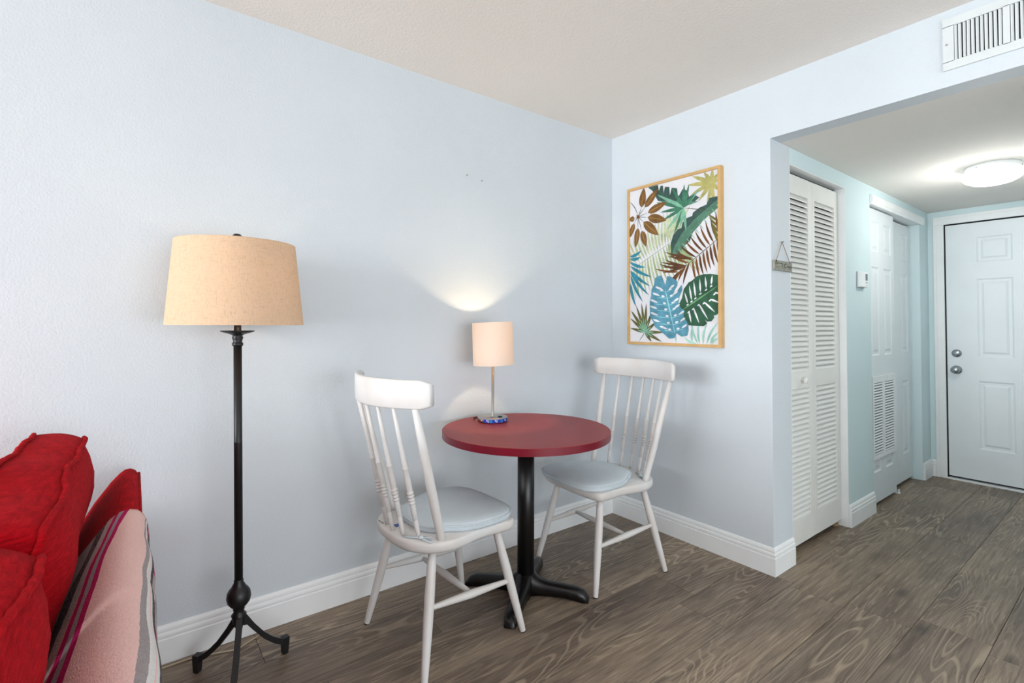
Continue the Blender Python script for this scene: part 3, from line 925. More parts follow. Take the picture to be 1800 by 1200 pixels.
# louvered bifold doors
d2 = struct(thing('door_2', 'white louvered bifold closet door nearest the room corner', 'door'), 'white louvered bifold closet door nearest the room corner', 'door')
FX = 0.985
_slat = None
def leaf(y0, y1, ls, rs):
    z0, z1 = 0.038, 2.032
    f = MB()
    ya, yb = y0 + ls, y1 - rs
    f.cbox(FX - 0.028, FX, y0, ya, z0, z1, 0.0025).cbox(FX - 0.028, FX, yb, y1, z0, z1, 0.0025)
    for za, zb in ((z0, 0.172), (0.871, 0.958), (1.93, z1)):
        f.box(FX - 0.0275, FX - 0.0004, ya - 0.001, yb + 0.001, za, zb)
    lf = f.build('leaf', M['louver_white'], d2)
    for za, zb, n in ((0.172, 0.871, 25), (0.958, 1.93, 34)):
        p = (zb - za) / n
        key = (round(yb - ya, 3), n)
        me = MB().add([(x, y, z) for y in (ya - yb, 0) for x, z in ((-0.0240, 0.0010), (-0.0185, 0.0055), (0.0, -0.0205), (-0.0010, -0.0265))],
                      [(0, 1, 2, 3), (7, 6, 5, 4), (0, 4, 5, 1), (1, 5, 6, 2), (2, 6, 7, 3), (3, 7, 4, 0)]).mesh('slat', [M['louver_white']])
        for i in range(n):
            put('slat', me, lf, (FX - 0.001, yb, za + p * (i + 1) - 0.002))
    return lf
ym = 0.5755
l1 = leaf(A0 + 0.008, ym - 0.001, 0.055, 0.054)
l2 = leaf(ym + 0.001, A1 - 0.008, 0.032, 0.056)
kn = MB().lathe([(0.009, 0.0), (0.008, 0.012), (0.014, 0.017), (0.0175, 0.022), (0.017, 0.027), (0.012, 0.030), (0, 0.031)], 20, (FX, 0.418, 0.914), 'x').build('knob', M['louver_white'], l1, 'round white pull knob')

# sliding closet doors
SR = [(0.225, 0.79), (1.012, 1.617), (1.72, 1.93)]
d3 = struct(thing('door_3', 'white six-panel sliding closet door with an air grille', 'door'), 'white six-panel sliding closet door with an air grille', 'door')
SX = 1.0
S0, S1 = B0 + 0.006, 1.92
cols = [(1.47, 1.606), (1.70, 1.86)]
mb = MB(); panel_door(mb, SX, SX - 0.03, S0 , S1, 0.022, 2.012, SR, cols, 'x'); raised_panels(mb, SX, 0, 0, SR, cols, 1, 'x', 0.006)
mb.build('slab', M['door_white'], d3)
gz0, gz1, gy0, gy1 = 0.312, 0.872, 1.44, 1.925
gy1 = 1.917
g = MB()
wf_ = 0.03
g.cbox(SX + 0.0005, SX + 0.008, gy0, gy1, gz0, gz0 + wf_, 0.002).cbox(SX + 0.0005, SX + 0.008, gy0, gy1, gz1 - 0.045, gz1, 0.002)
za_, zb_ = gz0 + wf_ - 0.001, gz1 - 0.044
g.cbox(SX + 0.0005, SX + 0.0078, gy0 + 0.0004, gy0 + 0.024, za_, zb_, 0.002).cbox(SX + 0.0005, SX + 0.0078, gy1 - 0.05, gy1 - 0.0004, za_, zb_, 0.002).cbox(SX + 0.0005, SX + 0.0072, 1.632, 1.676, za_, zb_, 0.002)
gr = g.build('grille', M['trim_white'], d3, 'white stamped air return grille')
MB().box(SX + 0.0004, SX + 0.0009, gy0 + 0.01, gy1 - 0.01, gz0 + 0.01, gz1 - 0.01).build('grille_backing', M['lcd'], gr)
n = 26
for ya, yb in ((gy0 + 0.024, 1.632), (1.676, gy1 - 0.05)):
    p = (gz1 - 0.045 - gz0 - wf_) / n
    me = MB().add([(x, y, z) for y in (0, yb - ya) for x, z in ((0.0012, 0.006), (0.0024, 0.0072), (0.0072, -0.001), (0.006, -0.002))],
                  [(0, 1, 2, 3), (7, 6, 5, 4), (0, 4, 5, 1), (1, 5, 6, 2), (2, 6, 7, 3), (3, 7, 4, 0)]).mesh('slat', [M['trim_white']])
    for i in range(n):
        put('slat', me, gr, (SX, ya, gz0 + wf_ + p * (i + 0.35)))
for y in (1.5, 1.72, 1.86):
    MB().lathe([(0.005, 0), (0.004, 0.0015), (0, 0.002)], 10, (SX + 0.008, y, gz1 - 0.02), 'x').build('screw', M['trim_white'], gr)
d4 = struct(thing('door_4', 'plain white six-panel sliding closet door further back', 'door'), 'white six-panel sliding closet door set behind the grille door', 'door')
cols4 = [(1.93, 2.07), (2.235, 2.385)]
mb = MB(); panel_door(mb, 0.96, 0.93, 1.86, B1 - 0.014, 0.022, 2.005, SR, cols4, 'x'); raised_panels(mb, 0.96, 0, 0, SR, cols4, 1, 'x', 0.006)
mb.build('slab', M['door_white'], d4)

# ------------------------------------------------------------------ red sofa, cushions and blanket
SX0, SX1 = 0.10, 2.08
so = thing('sofa', 'red chenille sofa seen from behind its backrest, beside the wall', 'sofa', (1.09, -2.9, 0))
def to_local(mb, o):
    mb.v = [(x - o[0], y - o[1], z - o[2]) for x, y, z in mb.v]
    return mb
SO = (1.09, -2.9, 0)
# backrest: section (y, z)
bp = [(-2.474, 0.10), (-2.472, 0.45), (-2.4725, 0.690), (-2.4745, 0.714), (-2.482, 0.727), (-2.495, 0.7345), (-2.510, 0.733), (-2.524, 0.722), (-2.545, 0.698), (-2.585, 0.640), (-2.640, 0.54), (-2.70, 0.36), (-2.70, 0.10)]
mb = MB()
xs = [SX0, SX0 + 0.006, SX0 + 0.02, SX0 + 0.4, SX0 + 0.8, SX0 + 1.2, SX1 - 0.02, SX1 - 0.006, SX1]
n = len(bp); cyb = -2.56; czb = 0.42
vs = []
for i, x in enumerate(xs):
    s = 1.0 if 1 < i < len(xs) - 2 else (0.992 if i in (1, len(xs) - 2) else 0.972)
    vs += [(x, cyb + (y - cyb) * s, czb + (z - czb) * s if z > 0.3 else z) for y, z in bp]
fs = [list(range(n))[::-1], [(len(xs) - 1) * n + q for q in range(n)]]
for i in range(len(xs) - 1):
    for q in range(n):
        fs.append((i * n + q, i * n + (q + 1) % n, (i + 1) * n + (q + 1) % n, (i + 1) * n + q))
mb.add(vs, fs, 0, True)
to_local(mb, SO).build('backrest', M['red_chenille'], so)
pp = MB().tube([(x, -2.4735, 0.712) for x in (SX0 + 0.004, 0.6, 1.1, 1.6, SX1 - 0.004)], 0.0048, 8)
pp.tube([(SX0 + 0.004, -2.4735, z) for z in (0.712, 0.5, 0.3, 0.11)], 0.0048, 8)
to_local(pp, SO).build('piping', M['red_chenille'], so)
to_local(MB().cbox(SX0, SX1, -3.36, -2.701, 0.08, 0.30, 0.02), SO).build('base', M['red_chenille'], so)
for xa, xb in ((SX0, SX0 + 0.075), (SX1 - 0.05, SX1)):
    to_local(MB().cbox(xa, xb, -3.36, -2.702, 0.301, 0.60, 0.02), SO).build('arm', M['red_chenille'], so)
for xa, xb in ((SX0 + 0.078, 1.088), (1.092, SX1 - 0.053)):
    to_local(MB().cbox(xa, xb, -3.38, -2.705, 0.302, 0.396, 0.03), SO).build('seat_pad', M['red_chenille'], so)
for x in (SX0 + 0.06, SX1 - 0.06):
    for y in (-3.30, -2.52):
        to_local(MB().lathe([(0.02, 0.0), (0.026, 0.085)], 12, (x, y, 0)), SO).build('foot', M['black_enamel'], so)

def box_cushion(name, label, cat, x0, x1, origin, h, th, seed, group=None):
    """plump boxed cushion leaning back; local u = width (x), w = up the cushion, d = thickness"""
    rr = random.Random(seed)
    t = thing(name, label, cat, ((x0 + x1) / 2, origin[0], origin[1]), 0, group)
    dd = Vector((0, -0.966, 0.258)); uu = Vector((0, 0.258, 0.966)); wx = Vector((1, 0, 0))
    Wd = x1 - x0
    NU, NW, ND = 22, 14, 6
    ph = [rr.uniform(0, 6.28) for _ in range(8)]
    def surf(u, w, d):
        # u,w,d in -1..1 on the cube surface
        fu, fw = 1 - u ** 8, (1 - w ** 4) * (1.0 if w > 0 else 0.85)
        bulge = (1.0 if d < 0 else 0.55) * max(fu, 0) * max(fw, 0)
        dep = d * (th / 2) * (1 + bulge)
        eu = u * Wd / 2 * (1 - 0.02 * (1 - d * d) * 0 - 0.025 * w ** 6)
        ew = w * h / 2 * (1 - 0.035 * u ** 6 + 0.02 * math.cos(u * 1.6))
        wob = 0.004 * math.sin(5 * u + ph[0]) + 0.003 * math.sin(9 * u + 3 * w + ph[1]) + 0.003 * math.sin(7 * w + ph[2] + 2 * d)
        if abs(w) > 0.98: ew += math.copysign(0.008 * (1 - d * d), w)
        if abs(u) > 0.98: eu += math.copysign(0.012 * (1 - d * d), u)
        return wx * eu + uu * (ew + wob * 0.8) + dd * (dep + wob)
    m = MB()
    def patch(fn, na, nb):
        vs = [fn(-1 + 2 * i / na, -1 + 2 * j / nb) for j in range(nb + 1) for i in range(na + 1)]
        fs = [(j * (na + 1) + i, j * (na + 1) + i + 1, (j + 1) * (na + 1) + i + 1, (j + 1) * (na + 1) + i) for j in range(nb) for i in range(na)]
        m.add(vs, fs, 0, True)
    for s in (-1, 1):
        patch(lambda a, b: surf(a, b, s), NU, NW)
        patch(lambda a, b: surf(a, s, b), NU, ND)
        patch(lambda a, b: surf(s, a, b), NW, ND)
    o = m.build('body', M['red_chenille'], t)
    bm = bmesh.new(); bm.from_mesh(o.data); bmesh.ops.remove_doubles(bm, verts=bm.verts, dist=0.0004); bmesh.ops.recalc_face_normals(bm, faces=bm.faces); bm.to_mesh(o.data); bm.free()
    for s in (-1, 1):
        loop = []
        for a in range(40): loop.append(surf(-1 + 2 * a / 40, 1, s))
        for a in range(20): loop.append(surf(1, 1 - 2 * a / 20, s))
        for a in range(40): loop.append(surf(1 - 2 * a / 40, -1, s))
        for a in range(20): loop.append(surf(-1, -1 + 2 * a / 20, s))
        cen = sum(loop, Vector()) / len(loop)
        loop = [p + (p - cen).normalized() * 0.003 + dd * s * 0.002 + Vector((rr.uniform(-1, 1), rr.uniform(-1, 1), rr.uniform(-1, 1))) * 0.0022 for p in loop]
        MB().tube(loop, 0.0062, 8, 0, True).build('piping', M['red_chenille'], t)
    return t
box_cushion('sofa_cushion', 'red boxed sofa back cushion nearest the wall', 'cushion', 0.19, 1.09, (-2.724, 0.657), 0.47, 0.118, 3, 'back cushions of the red sofa')
box_cushion('sofa_cushion', 'red boxed sofa back cushion at the lower left, nearest the camera', 'cushion', 1.125, 2.02, (-2.724, 0.652), 0.47, 0.118, 9, 'back cushions of the red sofa')

# blanket over the backrest
prof = [(-2.4600, 0.20), (-2.4605, 0.30), (-2.4612, 0.40), (-2.4616, 0.50), (-2.4618, 0.58), (-2.4620, 0.64), (-2.4628, 0.685), (-2.4655, 0.712), (-2.472, 0.731), (-2.483, 0.7425), (-2.497, 0.7468), (-2.513, 0.744), (-2.529, 0.7325),
        (-2.552, 0.707), (-2.590, 0.652), (-2.625, 0.592), (-2.648, 0.552), (-2.660, 0.527)]
arc = [0.0]
for a, b in zip(prof, prof[1:]): arc.append(arc[-1] + math.hypot(b[0] - a[0], b[1] - a[1]))
ridge = arc[10]
bx0, bx1, NX = 0.62, 1.86, 44
rb = random.Random(2)
vs, uvs = [], []
for i in range(NX + 1):
    x = bx0 + (bx1 - bx0) * i / NX
    for j, (y, z) in enumerate(prof):
        a = arc[j] - ridge
        wav = 0.0035 * math.sin(9 * x + 3 * a) + 0.0025 * math.sin(23 * x + 11 * a)
        hang = max(0.0, -a - 0.05)
        yy = y + (abs(wav) + 0.012 * hang * (1 + math.sin(14 * x))) if a < 0 else y - 0.3 * abs(wav)
        rag = 0.010 * math.sin(8 * a + 1) if i == 0 else 0.0
        vs.append((x + rag + 0.012 * (a > 0.06) * (i == 0), yy, z + (abs(wav) * 0.5 if a > -0.03 else 0)))
        uvs.append((0.52 + (a - 0.146 * (x - 0.63)) / (0.36 * max(0.45, 0.59 + (x - 0.8) * 1.257)), x))
n = len(prof)
fs = [(i * n + j, i * n + j + 1, (i + 1) * n + j + 1, (i + 1) * n + j) for i in range(NX) for j in range(n - 1)]
me = bpy.data.meshes.new('serape_blanket')
me.from_pydata(vs, [], fs)
me.materials.append(M['serape'])
ul = me.uv_layers.new(name='UVMap')
for lp in me.loops: ul.data[lp.index].uv = uvs[lp.vertex_index]
me.polygons.foreach_set('use_smooth', [True] * len(me.polygons))
me.update()
bl = bpy.data.objects.new('serape_blanket', me)
COL.objects.link(bl)
md = bl.modifiers.new('thickness', 'SOLIDIFY'); md.thickness = 0.006; md.offset = 1.0
tag(bl, 'pink woven blanket with magenta, grey and white stripes over the sofa back', 'blanket')

# ------------------------------------------------------------------ floor lamp
LC = (0.245, -2.186)
# the post leans a little to the left as seen from the room
SH = (-0.0130, -0.0172)
fl_ = thing('floor_lamp', 'tall black iron tripod floor lamp with a beige linen shade', 'lamp', (LC[0], LC[1], 0))
lh = MB()
for ang in (-15.7, 104.3, 224.3):
    a = math.radians(ang)
    u = Vector((math.cos(a), math.sin(a), 0)); s = Vector((-u.y, u.x, 0))
    sec = []
    for r, zt, th, w in [(0.006, 0.225, 0.05, 0.010), (0.02, 0.205, 0.034, 0.0095), (0.045, 0.165, 0.028, 0.009), (0.08, 0.118, 0.025, 0.009), (0.115, 0.083, 0.023, 0.009), (0.142, 0.064, 0.022, 0.0095), (0.150, 0.058, 0.021, 0.0100)]:
        sec.append((r, zt, th, w))
    m = MB()
    vs = []
    for r, zt, th, w in sec:
        for sw, zz in ((-w, zt), (w, zt), (w, zt - th), (-w, zt - th)):
            p = u * r + s * sw; vs.append((p.x, p.y, zz))
    fs = [(0, 1, 2, 3), [4 * (len(sec) - 1) + q for q in (3, 2, 1, 0)]]
    for i in range(len(sec) - 1):
        for q in range(4): fs.append((4 * i + q, 4 * i + (q + 1) % 4, 4 * i + 4 + (q + 1) % 4, 4 * i + 4 + q))
    m.add(vs, fs)
    # foot block
    ft = []
    for r0, r1, w, z in ((0.148, 0.172, 0.0112, 0.060), (0.149, 0.172, 0.0112, 0.045), (0.151, 0.169, 0.0098, 0.006), (0.152, 0.168, 0.009, 0.0)):
        for r, sw in ((r0, -w), (r1, -w), (r1, w), (r0, w)):
            p = u * r + s * sw; ft.append((p.x, p.y, z))
    m.add(ft, [(0, 1, 2, 3), (12, 15, 14, 13)] + [(4 * i + q, 4 * i + (q + 1) % 4, 4 * i + 4 + (q + 1) % 4, 4 * i + 4 + q) for i in range(3) for q in range(4)])
    m.build('leg', M['black_iron'], fl_)
def lamp_lathe(prof, n=24, cap=True):
    return MB().lathe(prof, n, (0, 0, 0), 'z', 0, cap, SH)
lamp_lathe([(0.012, 0.17), (0.018, 0.185), (0.022, 0.205), (0.024, 0.212), (0.018, 0.219), (0.016, 0.226), (0.0185, 0.230), (0.017, 0.236), (0.026, 0.244), (0.035, 0.256), (0.0385, 0.272), (0.036, 0.288), (0.029, 0.300), (0.0225, 0.306),
            (0.0205, 0.312), (0.0145, 0.322), (0.0155, 0.328), (0.0135, 0.332)], 28).build('ball_joint', M['black_iron'], fl_)
lamp_lathe([(0.0135, 0.331), (0.0135, 0.80), (0.0137, 0.801), (0.0137, 0.803), (0.0133, 0.804), (0.0133, 1.135)], 20).build('pole', M['black_iron'], fl_)
lamp_lathe([(0.0133, 1.134), (0.0175, 1.137), (0.0175, 1.145), (0.0135, 1.150), (0.0165, 1.160), (0.018, 1.166), (0.0145, 1.170), (0.022, 1.176), (0.036, 1.180), (0.0535, 1.186), (0.0535, 1.189), (0.012, 1.187), (0.011, 1.215), (0.011, 1.27)], 28).build('cup', M['black_iron'], fl_)
lamp_lathe([(0.012, 1.25), (0.016, 1.262), (0.028, 1.30), (0.03, 1.33), (0.022, 1.355), (0.0, 1.365)], 20).build('bulb', M['bulb_glass'], fl_)
sh = lamp_lathe([(0.213, 1.2085), (0.213, 1.212), (0.1875, 1.4885), (0.1875, 1.492), (0.1865, 1.492), (0.1865, 1.4885), (0.212, 1.212), (0.212, 1.2085), (0.213, 1.2085)], 64, False).build('shade', M['linen_shade'], fl_, 'beige linen drum shade')
hp = MB()
for q in range(3):
    a = q * 2.0944 + 0.4
    hp.tube([(0.0 + SH[0] * 1.487, SH[1] * 1.487, 1.487), (0.1868 * math.cos(a) + SH[0] * 1.487, 0.1868 * math.sin(a) + SH[1] * 1.487, 1.487)], 0.002, 6)
hp.tube([(SH[0] * 1.26 + 0.03, SH[1] * 1.26, 1.25), (SH[0] * 1.35 + 0.05, SH[1] * 1.35, 1.35), (SH[0] * 1.487, SH[1] * 1.487, 1.487)], 0.002, 6)
hp.build('harp', M['black_iron'], fl_)
lamp_lathe([(0.004, 1.488), (0.008, 1.494), (0.015, 1.500), (0.0175, 1.509), (0.0165, 1.519), (0.010, 1.527), (0.0, 1.529)], 20).build('finial', M['black_iron'], fl_)
MB().tube([(-0.212, -0.26, 0.003), (-0.205, -0.21, 0.003), (-0.206, -0.135, 0.003), (-0.19, -0.07, 0.003), (-0.16, 0.02, 0.003), (-0.185, 0.06, 0.003), (-0.208, 0.11, 0.003)], 0.0028, 6).build('cord', M['clear_cord'], fl_, 'thin clear lamp cord lying along the baseboard')
def bulb_light(name, loc, power, col, rad, parent=None):
    d = bpy.data.lights.new(name, 'POINT'); d.energy = power; d.color = col; d.shadow_soft_size = rad
    o = bpy.data.objects.new(name, d); COL.objects.link(o); o.location = loc
    if parent: o.parent = parent
    return o
bulb_light('floor_lamp_bulb', (SH[0] * 1.33 + 0.06, SH[1] * 1.33 + 0.03, 1.36), 0.42, (1.0, 0.80, 0.56), 0.03, fl_)

# ------------------------------------------------------------------ round table
TC = (0.413, -1.057)
tb = thing('cafe_table', 'round red-topped cafe table on a black pedestal with four feet', 'table', (TC[0], TC[1], 0))
TT = MB().lathe([(0.0, 0.7085), (0.3795, 0.7085), (0.3815, 0.7098)], 96, cap=False).lathe([(0.3815, 0.7384), (0.3803, 0.74), (0.0, 0.74)], 96, cap=False)
for q_ in range(len(TT.sm)): TT.sm[q_] = False
TT.build('tabletop', M['red_laminate'], tb)
MB().lathe([(0.3815, 0.7097), (0.3815, 0.7385)], 96, cap=False).build('edge_band', M['red_edge'], tb, 'glossy crimson edge strip')
MB().lathe([(0.0385, 0.05), (0.0385, 0.700)], 32).build('column', M['black_enamel'], tb)
sp = MB().lathe([(0.05, 0.688), (0.05, 0.7083)], 24)
for a in (0.3, 0.3 + math.pi / 2): 
    c, s_ = math.cos(a), math.sin(a)
    sp.add([(c * r - s_ * w, s_ * r + c * w, z) for r, w in ((-0.2, -0.02), (0.2, -0.02), (0.2, 0.02), (-0.2, 0.02)) for z in (0.698, 0.7083)], [(0, 2, 4, 6), (1, 7, 5, 3), (0, 1, 3, 2), (2, 3, 5, 4), (4, 5, 7, 6), (6, 7, 1, 0)])
sp.build('top_plate', M['black_enamel'], tb)
for q in range(4):
    a = math.radians(37.7 + 90 * q)
    u = Vector((math.cos(a), math.sin(a), 0)); s = Vector((-u.y, u.x, 0))
    secs = [(0.0, 0.040, 0.098, 0.0), (0.035, 0.038, 0.092, 0.004), (0.06, 0.034, 0.070, 0.008), (0.10, 0.030, 0.060, 0.010), (0.18, 0.029, 0.055, 0.012), (0.235, 0.029, 0.050, 0.006), (0.262, 0.028, 0.042, 0.0), (0.286, 0.022, 0.014, 0.0)]
    m = MB(); vs = []
    for r, w, zt, zb in secs:
        for sw, zz in ((-w, zb), (-w * 0.96, zt - 0.012), (-w * 0.55, zt), (w * 0.55, zt), (w * 0.96, zt - 0.012), (w, zb)):
            p = u * r + s * sw; vs.append((p.x, p.y, max(zz, zb + 0.001) if zz != zb else zb))
    k6 = 6
    fs = [list(range(6)), [(len(secs) - 1) * 6 + z for z in range(6)][::-1]]
    for i in range(len(secs) - 1):
        for z in range(6): fs.append((i * 6 + z, i * 6 + (z + 1) % 6, i * 6 + 6 + (z + 1) % 6, i * 6 + 6 + z))
    m.add(vs, fs, 0, True)
    m.build('foot', M['black_enamel'], tb)

# ------------------------------------------------------------------ table lamp
TL = (0.186, -1.085)
tl = thing('table_lamp', 'small nickel table lamp with a lit white drum shade on the red table', 'lamp', (TL[0], TL[1], 0.7402))
bs = MB().lathe([(0.071, 0.0), (0.0735, 0.002), (0.0735, 0.0205), (0.072, 0.0225), (0.0, 0.0232)], 48).build('base', M['nickel'], tl)
# printed film round the front of the base
ca_ = math.atan2(-2.496 - TL[1], 2.1919 - TL[0])
def arc_strip(r, a0, a1, z0, z1, n=10):
    vs = [(r * math.cos(a0 + (a1 - a0) * i / n), r * math.sin(a0 + (a1 - a0) * i / n), z) for i in range(n + 1) for z in (z0, z1)]
    return MB().add(vs, [(2 * i, 2 * i + 2, 2 * i + 3, 2 * i + 1) for i in range(n)], 0, True)
arc_strip(0.0738, ca_ - 0.62, ca_ + 1.5, 0.0035, 0.0195, 22).build('film_strip', M['label_blue'], bs, 'blue printed film round the base')
for a0, a1 in ((-0.40, -0.22), (0.34, 0.52), (1.0, 1.2)):
    arc_strip(0.0740, ca_ + a0 + 0.2, ca_ + a1 + 0.2, 0.0045, 0.0185, 4).build('film_panel', M['label_cyan'], bs)
for a0 in (-0.42, 0.14, 0.86):
    ic = MB()
    for da, z0, z1, w in ((0.0, 0.012, 0.017, 0.05), (0.07, 0.008, 0.016, 0.035), (0.12, 0.006, 0.010, 0.06), (0.15, 0.012, 0.0165, 0.03)):
        q = arc_strip(0.0742, ca_ + a0 + da, ca_ + a0 + da + w, z0, z1, 2)
        ic.add(q.v, q.f)
    ic.build('film_icon', M['label_ink'], bs)
arc_strip(0.0741, ca_ - 0.86, ca_ - 0.76, 0.0095, 0.0145, 3).build('port', M['label_ink'], bs)
MB().cbox(0.032, 0.052, 0.008, 0.022, 0.0225, 0.0275, 0.002).build('switch', M['rubber_black'], tl)
MB().lathe([(0.0085, 0.0228), (0.0068, 0.026), (0.0068, 0.33)], 18).build('stem', M['nickel'], tl)
MB().lathe([(0.010, 0.30), (0.014, 0.33), (0.022, 0.365), (0.022, 0.385), (0.012, 0.405), (0, 0.41)], 16).build('bulb', M['bulb_glass'], tl)
ts = MB().lathe([(0.1015, 0.275), (0.1015, 0.277), (0.0995, 0.482), (0.0995, 0.484), (0.0985, 0.484), (0.0985, 0.482), (0.1005, 0.277), (0.1005, 0.275), (0.1015, 0.275)], 56, cap=False).build('shade', M['white_shade'], tl, 'lit white drum shade')
tilt_ = Matrix.Translation((0, 0, 0.38)) @ Matrix.Rotation(math.radians(-2.4), 4, Vector((-math.cos(ca_), -math.sin(ca_), 0))) @ Matrix.Translation((0, 0, -0.38))
ts.matrix_local = tilt_
hp = MB()
for q in range(3):
    a = q * 2.0944
    hp.tube([(0, 0, 0.33), (0.1003 * math.cos(a), 0.1003 * math.sin(a), 0.33)], 0.0015, 6)
hp.build('shade_ring', M['nickel'], tl)
u = Vector((math.cos(ca_), math.sin(ca_), 0)); s = Vector((-u.y, u.x, 0))
pt = lambda r, t, z: tuple(u * r + s * t + Vector((0, 0, z)))
MB().tube([pt(-0.01, -0.072, 0.010), pt(-0.012, -0.085, 0.015), pt(-0.02, -0.094, 0.012), pt(-0.04, -0.092, 0.003), pt(-0.09, -0.08, 0.003)], 0.0022, 8).build('cord', M['rubber_black'], tl)
bulb_light('table_lamp_bulb', (0, -0.0, 0.39), 18.0, (1.0, 0.75, 0.46), 0.022, tl)

# ------------------------------------------------------------------ dining chairs
def lerp(a, b, t): return tuple(p + (q - p) * t for p, q in zip(a, b))
def turned(a, b, prof, n=12):
    """turned stick from a to b: prof = (t, radius)"""
    return MB().tube([lerp(a, b, t) for t, r in prof], [r for t, r in prof], n)
def seat_outline(k=40):
    pts = []
    ctrl = [(0.0, -0.247), (0.075, -0.243), (0.140, -0.222), (0.192, -0.175), (0.216, -0.112), (0.215, -0.050), (0.203, 0.010), (0.199, 0.070), (0.207, 0.130), (0.208, 0.175), (0.186, 0.203), (0.10, 0.214), (0.0, 0.217)]
    full = ctrl + [(-x, y) for x, y in ctrl[-2:0:-1]]
    m = len(full)
    for i in range(m):
        p0, p1, p2, p3 = full[i - 1], full[i], full[(i + 1) % m], full[(i + 2) % m]
        for j in range(3):
            t = j / 3
            pts.append(tuple(0.5 * (2 * b + (c - a) * t + (2 * a - 5 * b + 4 * c - d) * t * t + (3 * b - a - 3 * c + d) * t ** 3) for a, b, c, d in zip(p0, p1, p2, p3)))
    return pts
def make_chair(label):
    t = thing('dining_chair', label, 'chair', (0, 0, 0), 0, 'white spindle-back chairs at the red table')
    P = M['chair_paint']
    out = seat_outline()
    n = len(out)
    m = MB(); vs = []
    rows = [(0.90, 0.408), (0.965, 0.411), (0.99, 0.418), (1.0, 0.428), (1.0, 0.440), (0.992, 0.447), (0.975, 0.450)]
    for sc, z in rows: vs += [(x * sc, y * sc, z) for x, y in out]
    fs = [list(range(n))[::-1], [(len(rows) - 1) * n + q for q in range(n)]]
    for i in range(len(rows) - 1):
        for q in range(n): fs.append((i * n + q, i * n + (q + 1) % n, (i + 1) * n + (q + 1) % n, (i + 1) * n + q))
    m.add(vs, fs, 0, True)
    so_ = m.build('seat', P, t)
    legs = {}
    for sx in (-1, 1):
        for fy in (1, -1):
            foot = (sx * (0.213 if fy > 0 else 0.230), 0.233 if fy > 0 else -0.222, 0.0)
            top = (sx * 0.150, 0.140 if fy > 0 else -0.145, 0.414)
            legs[(sx, fy)] = (foot, top)
            lg = turned(foot, top, [(0.0, 0.0105), (0.012, 0.0115), (0.15, 0.0140), (0.42, 0.0172), (0.62, 0.0182), (0.85, 0.0165), (1.0, 0.0145)], 14).build('leg', P, t)
            MB().tube([(foot[0], foot[1], 0.0005), lerp(foot, top, 0.012)], [0.0112, 0.0118], 12).build('glide', M['rubber_black'], lg)
    mids = []
    for sx in (-1, 1):
        a = lerp(*legs[(sx, -1)], 0.545); b = lerp(*legs[(sx, 1)], 0.49)
        turned(a, b, [(0, 0.0085), (0.04, 0.0088), (0.25, 0.0118), (0.5, 0.0150), (0.75, 0.0118), (0.96, 0.0088), (1, 0.0085)], 12).build('side_stretcher', P, t)
        mids.append(lerp(a, b, 0.5))
    turned(mids[0], mids[1], [(0.03, 0.0085), (0.25, 0.0120), (0.5, 0.0148), (0.75, 0.0120), (0.97, 0.0085)], 12).build('cross_stretcher', P, t)
    # crest rail: bent board
    arcp = lambda x: -0.334 + 0.084 * (x / 0.25) ** 2
    m = MB(); NXs = 20; vs = []
    for i in range(NXs + 1):
        x = -0.278 + 0.556 * i / NXs
        e_ = abs(x) / 0.278
        y = arcp(x)
        z0 = 0.925 + 0.006 * e_ ** 2
        z1 = 1.026 - (0.011 * max(0, (e_ - 0.9) / 0.1) ** 2)
        z0 += 0.010 * max(0, (e_ - 0.9) / 0.1) ** 2
        lean = 0.035
        for d, z in ((-0.011, z0 + 0.006), (-0.006, z0), (0.006, z0), (0.011, z0 + 0.006), (0.0105, z1 - 0.006), (0.006, z1), (-0.006, z1), (-0.0105, z1 - 0.006)):
            vs.append((x, y + d - (z - 0.925) * lean * 4 * 0.25, z))
    fs = [list(range(8)), [NXs * 8 + q for q in range(8)][::-1]]
    for i in range(NXs):
        for q in range(8): fs.append((i * 8 + q, i * 8 + (q + 1) % 8, i * 8 + 8 + (q + 1) % 8, i * 8 + 8 + q))
    m.add(vs, fs, 0, True)
    m.build('top_rail', P, t)
    for sx in (-1, 1):
        turned((sx * 0.184, -0.130, 0.448), (sx * 0.229, arcp(0.229), 0.930), [(0, 0.0135), (0.04, 0.0150), (0.35, 0.0172), (0.7, 0.0150), (1.0, 0.0115)], 14).build('post', P, t)
    for i in range(5):
        q = (i - 2) / 2
        bot = (q * 0.125, -0.226 + 0.040 * q * q, 0.448)
        top = (q * 0.150, arcp(q * 0.150), 0.930)
        pr = [(0, 0.0075), (0.06, 0.0085), (0.15, 0.0095), (0.152, 0.0088), (0.154, 0.0095), (0.27, 0.0108)]
        for c in (0.285, 0.310, 0.335, 0.360):
            pr += [(c - 0.008, 0.0096), (c - 0.004, 0.0128), (c + 0.004, 0.0128), (c + 0.008, 0.0096)]
        pr += [(0.385, 0.0112), (0.46, 0.0112), (0.54, 0.0102), (0.545, 0.0115), (0.55, 0.0112), (0.56, 0.0095), (0.75, 0.0080), (1.0, 0.0066)]
        turned(bot, top, pr, 10).build('spindle', P, t)
    return t
def copy_tree(o, parent=None):
    c = o.copy(); COL.objects.link(c); c.parent = parent
    for ch in [x for x in bpy.data.objects if x.parent == o]:
        copy_tree(ch, c)
    return c
CA, CB = (0.4331, -1.491, 0.046), (0.4428, -0.6006, 3.0878)
chA = make_chair('white spindle-back chair in front of the wall, left of the red table')
chB = copy_tree(chA)
chB['label'] = 'white spindle-back chair in the room corner, right of the red table'
for c, p in ((chA, CA), (chB, CB)):
    c.location = (p[0], p[1], 0); c.rotation_euler = (0, 0, p[2])

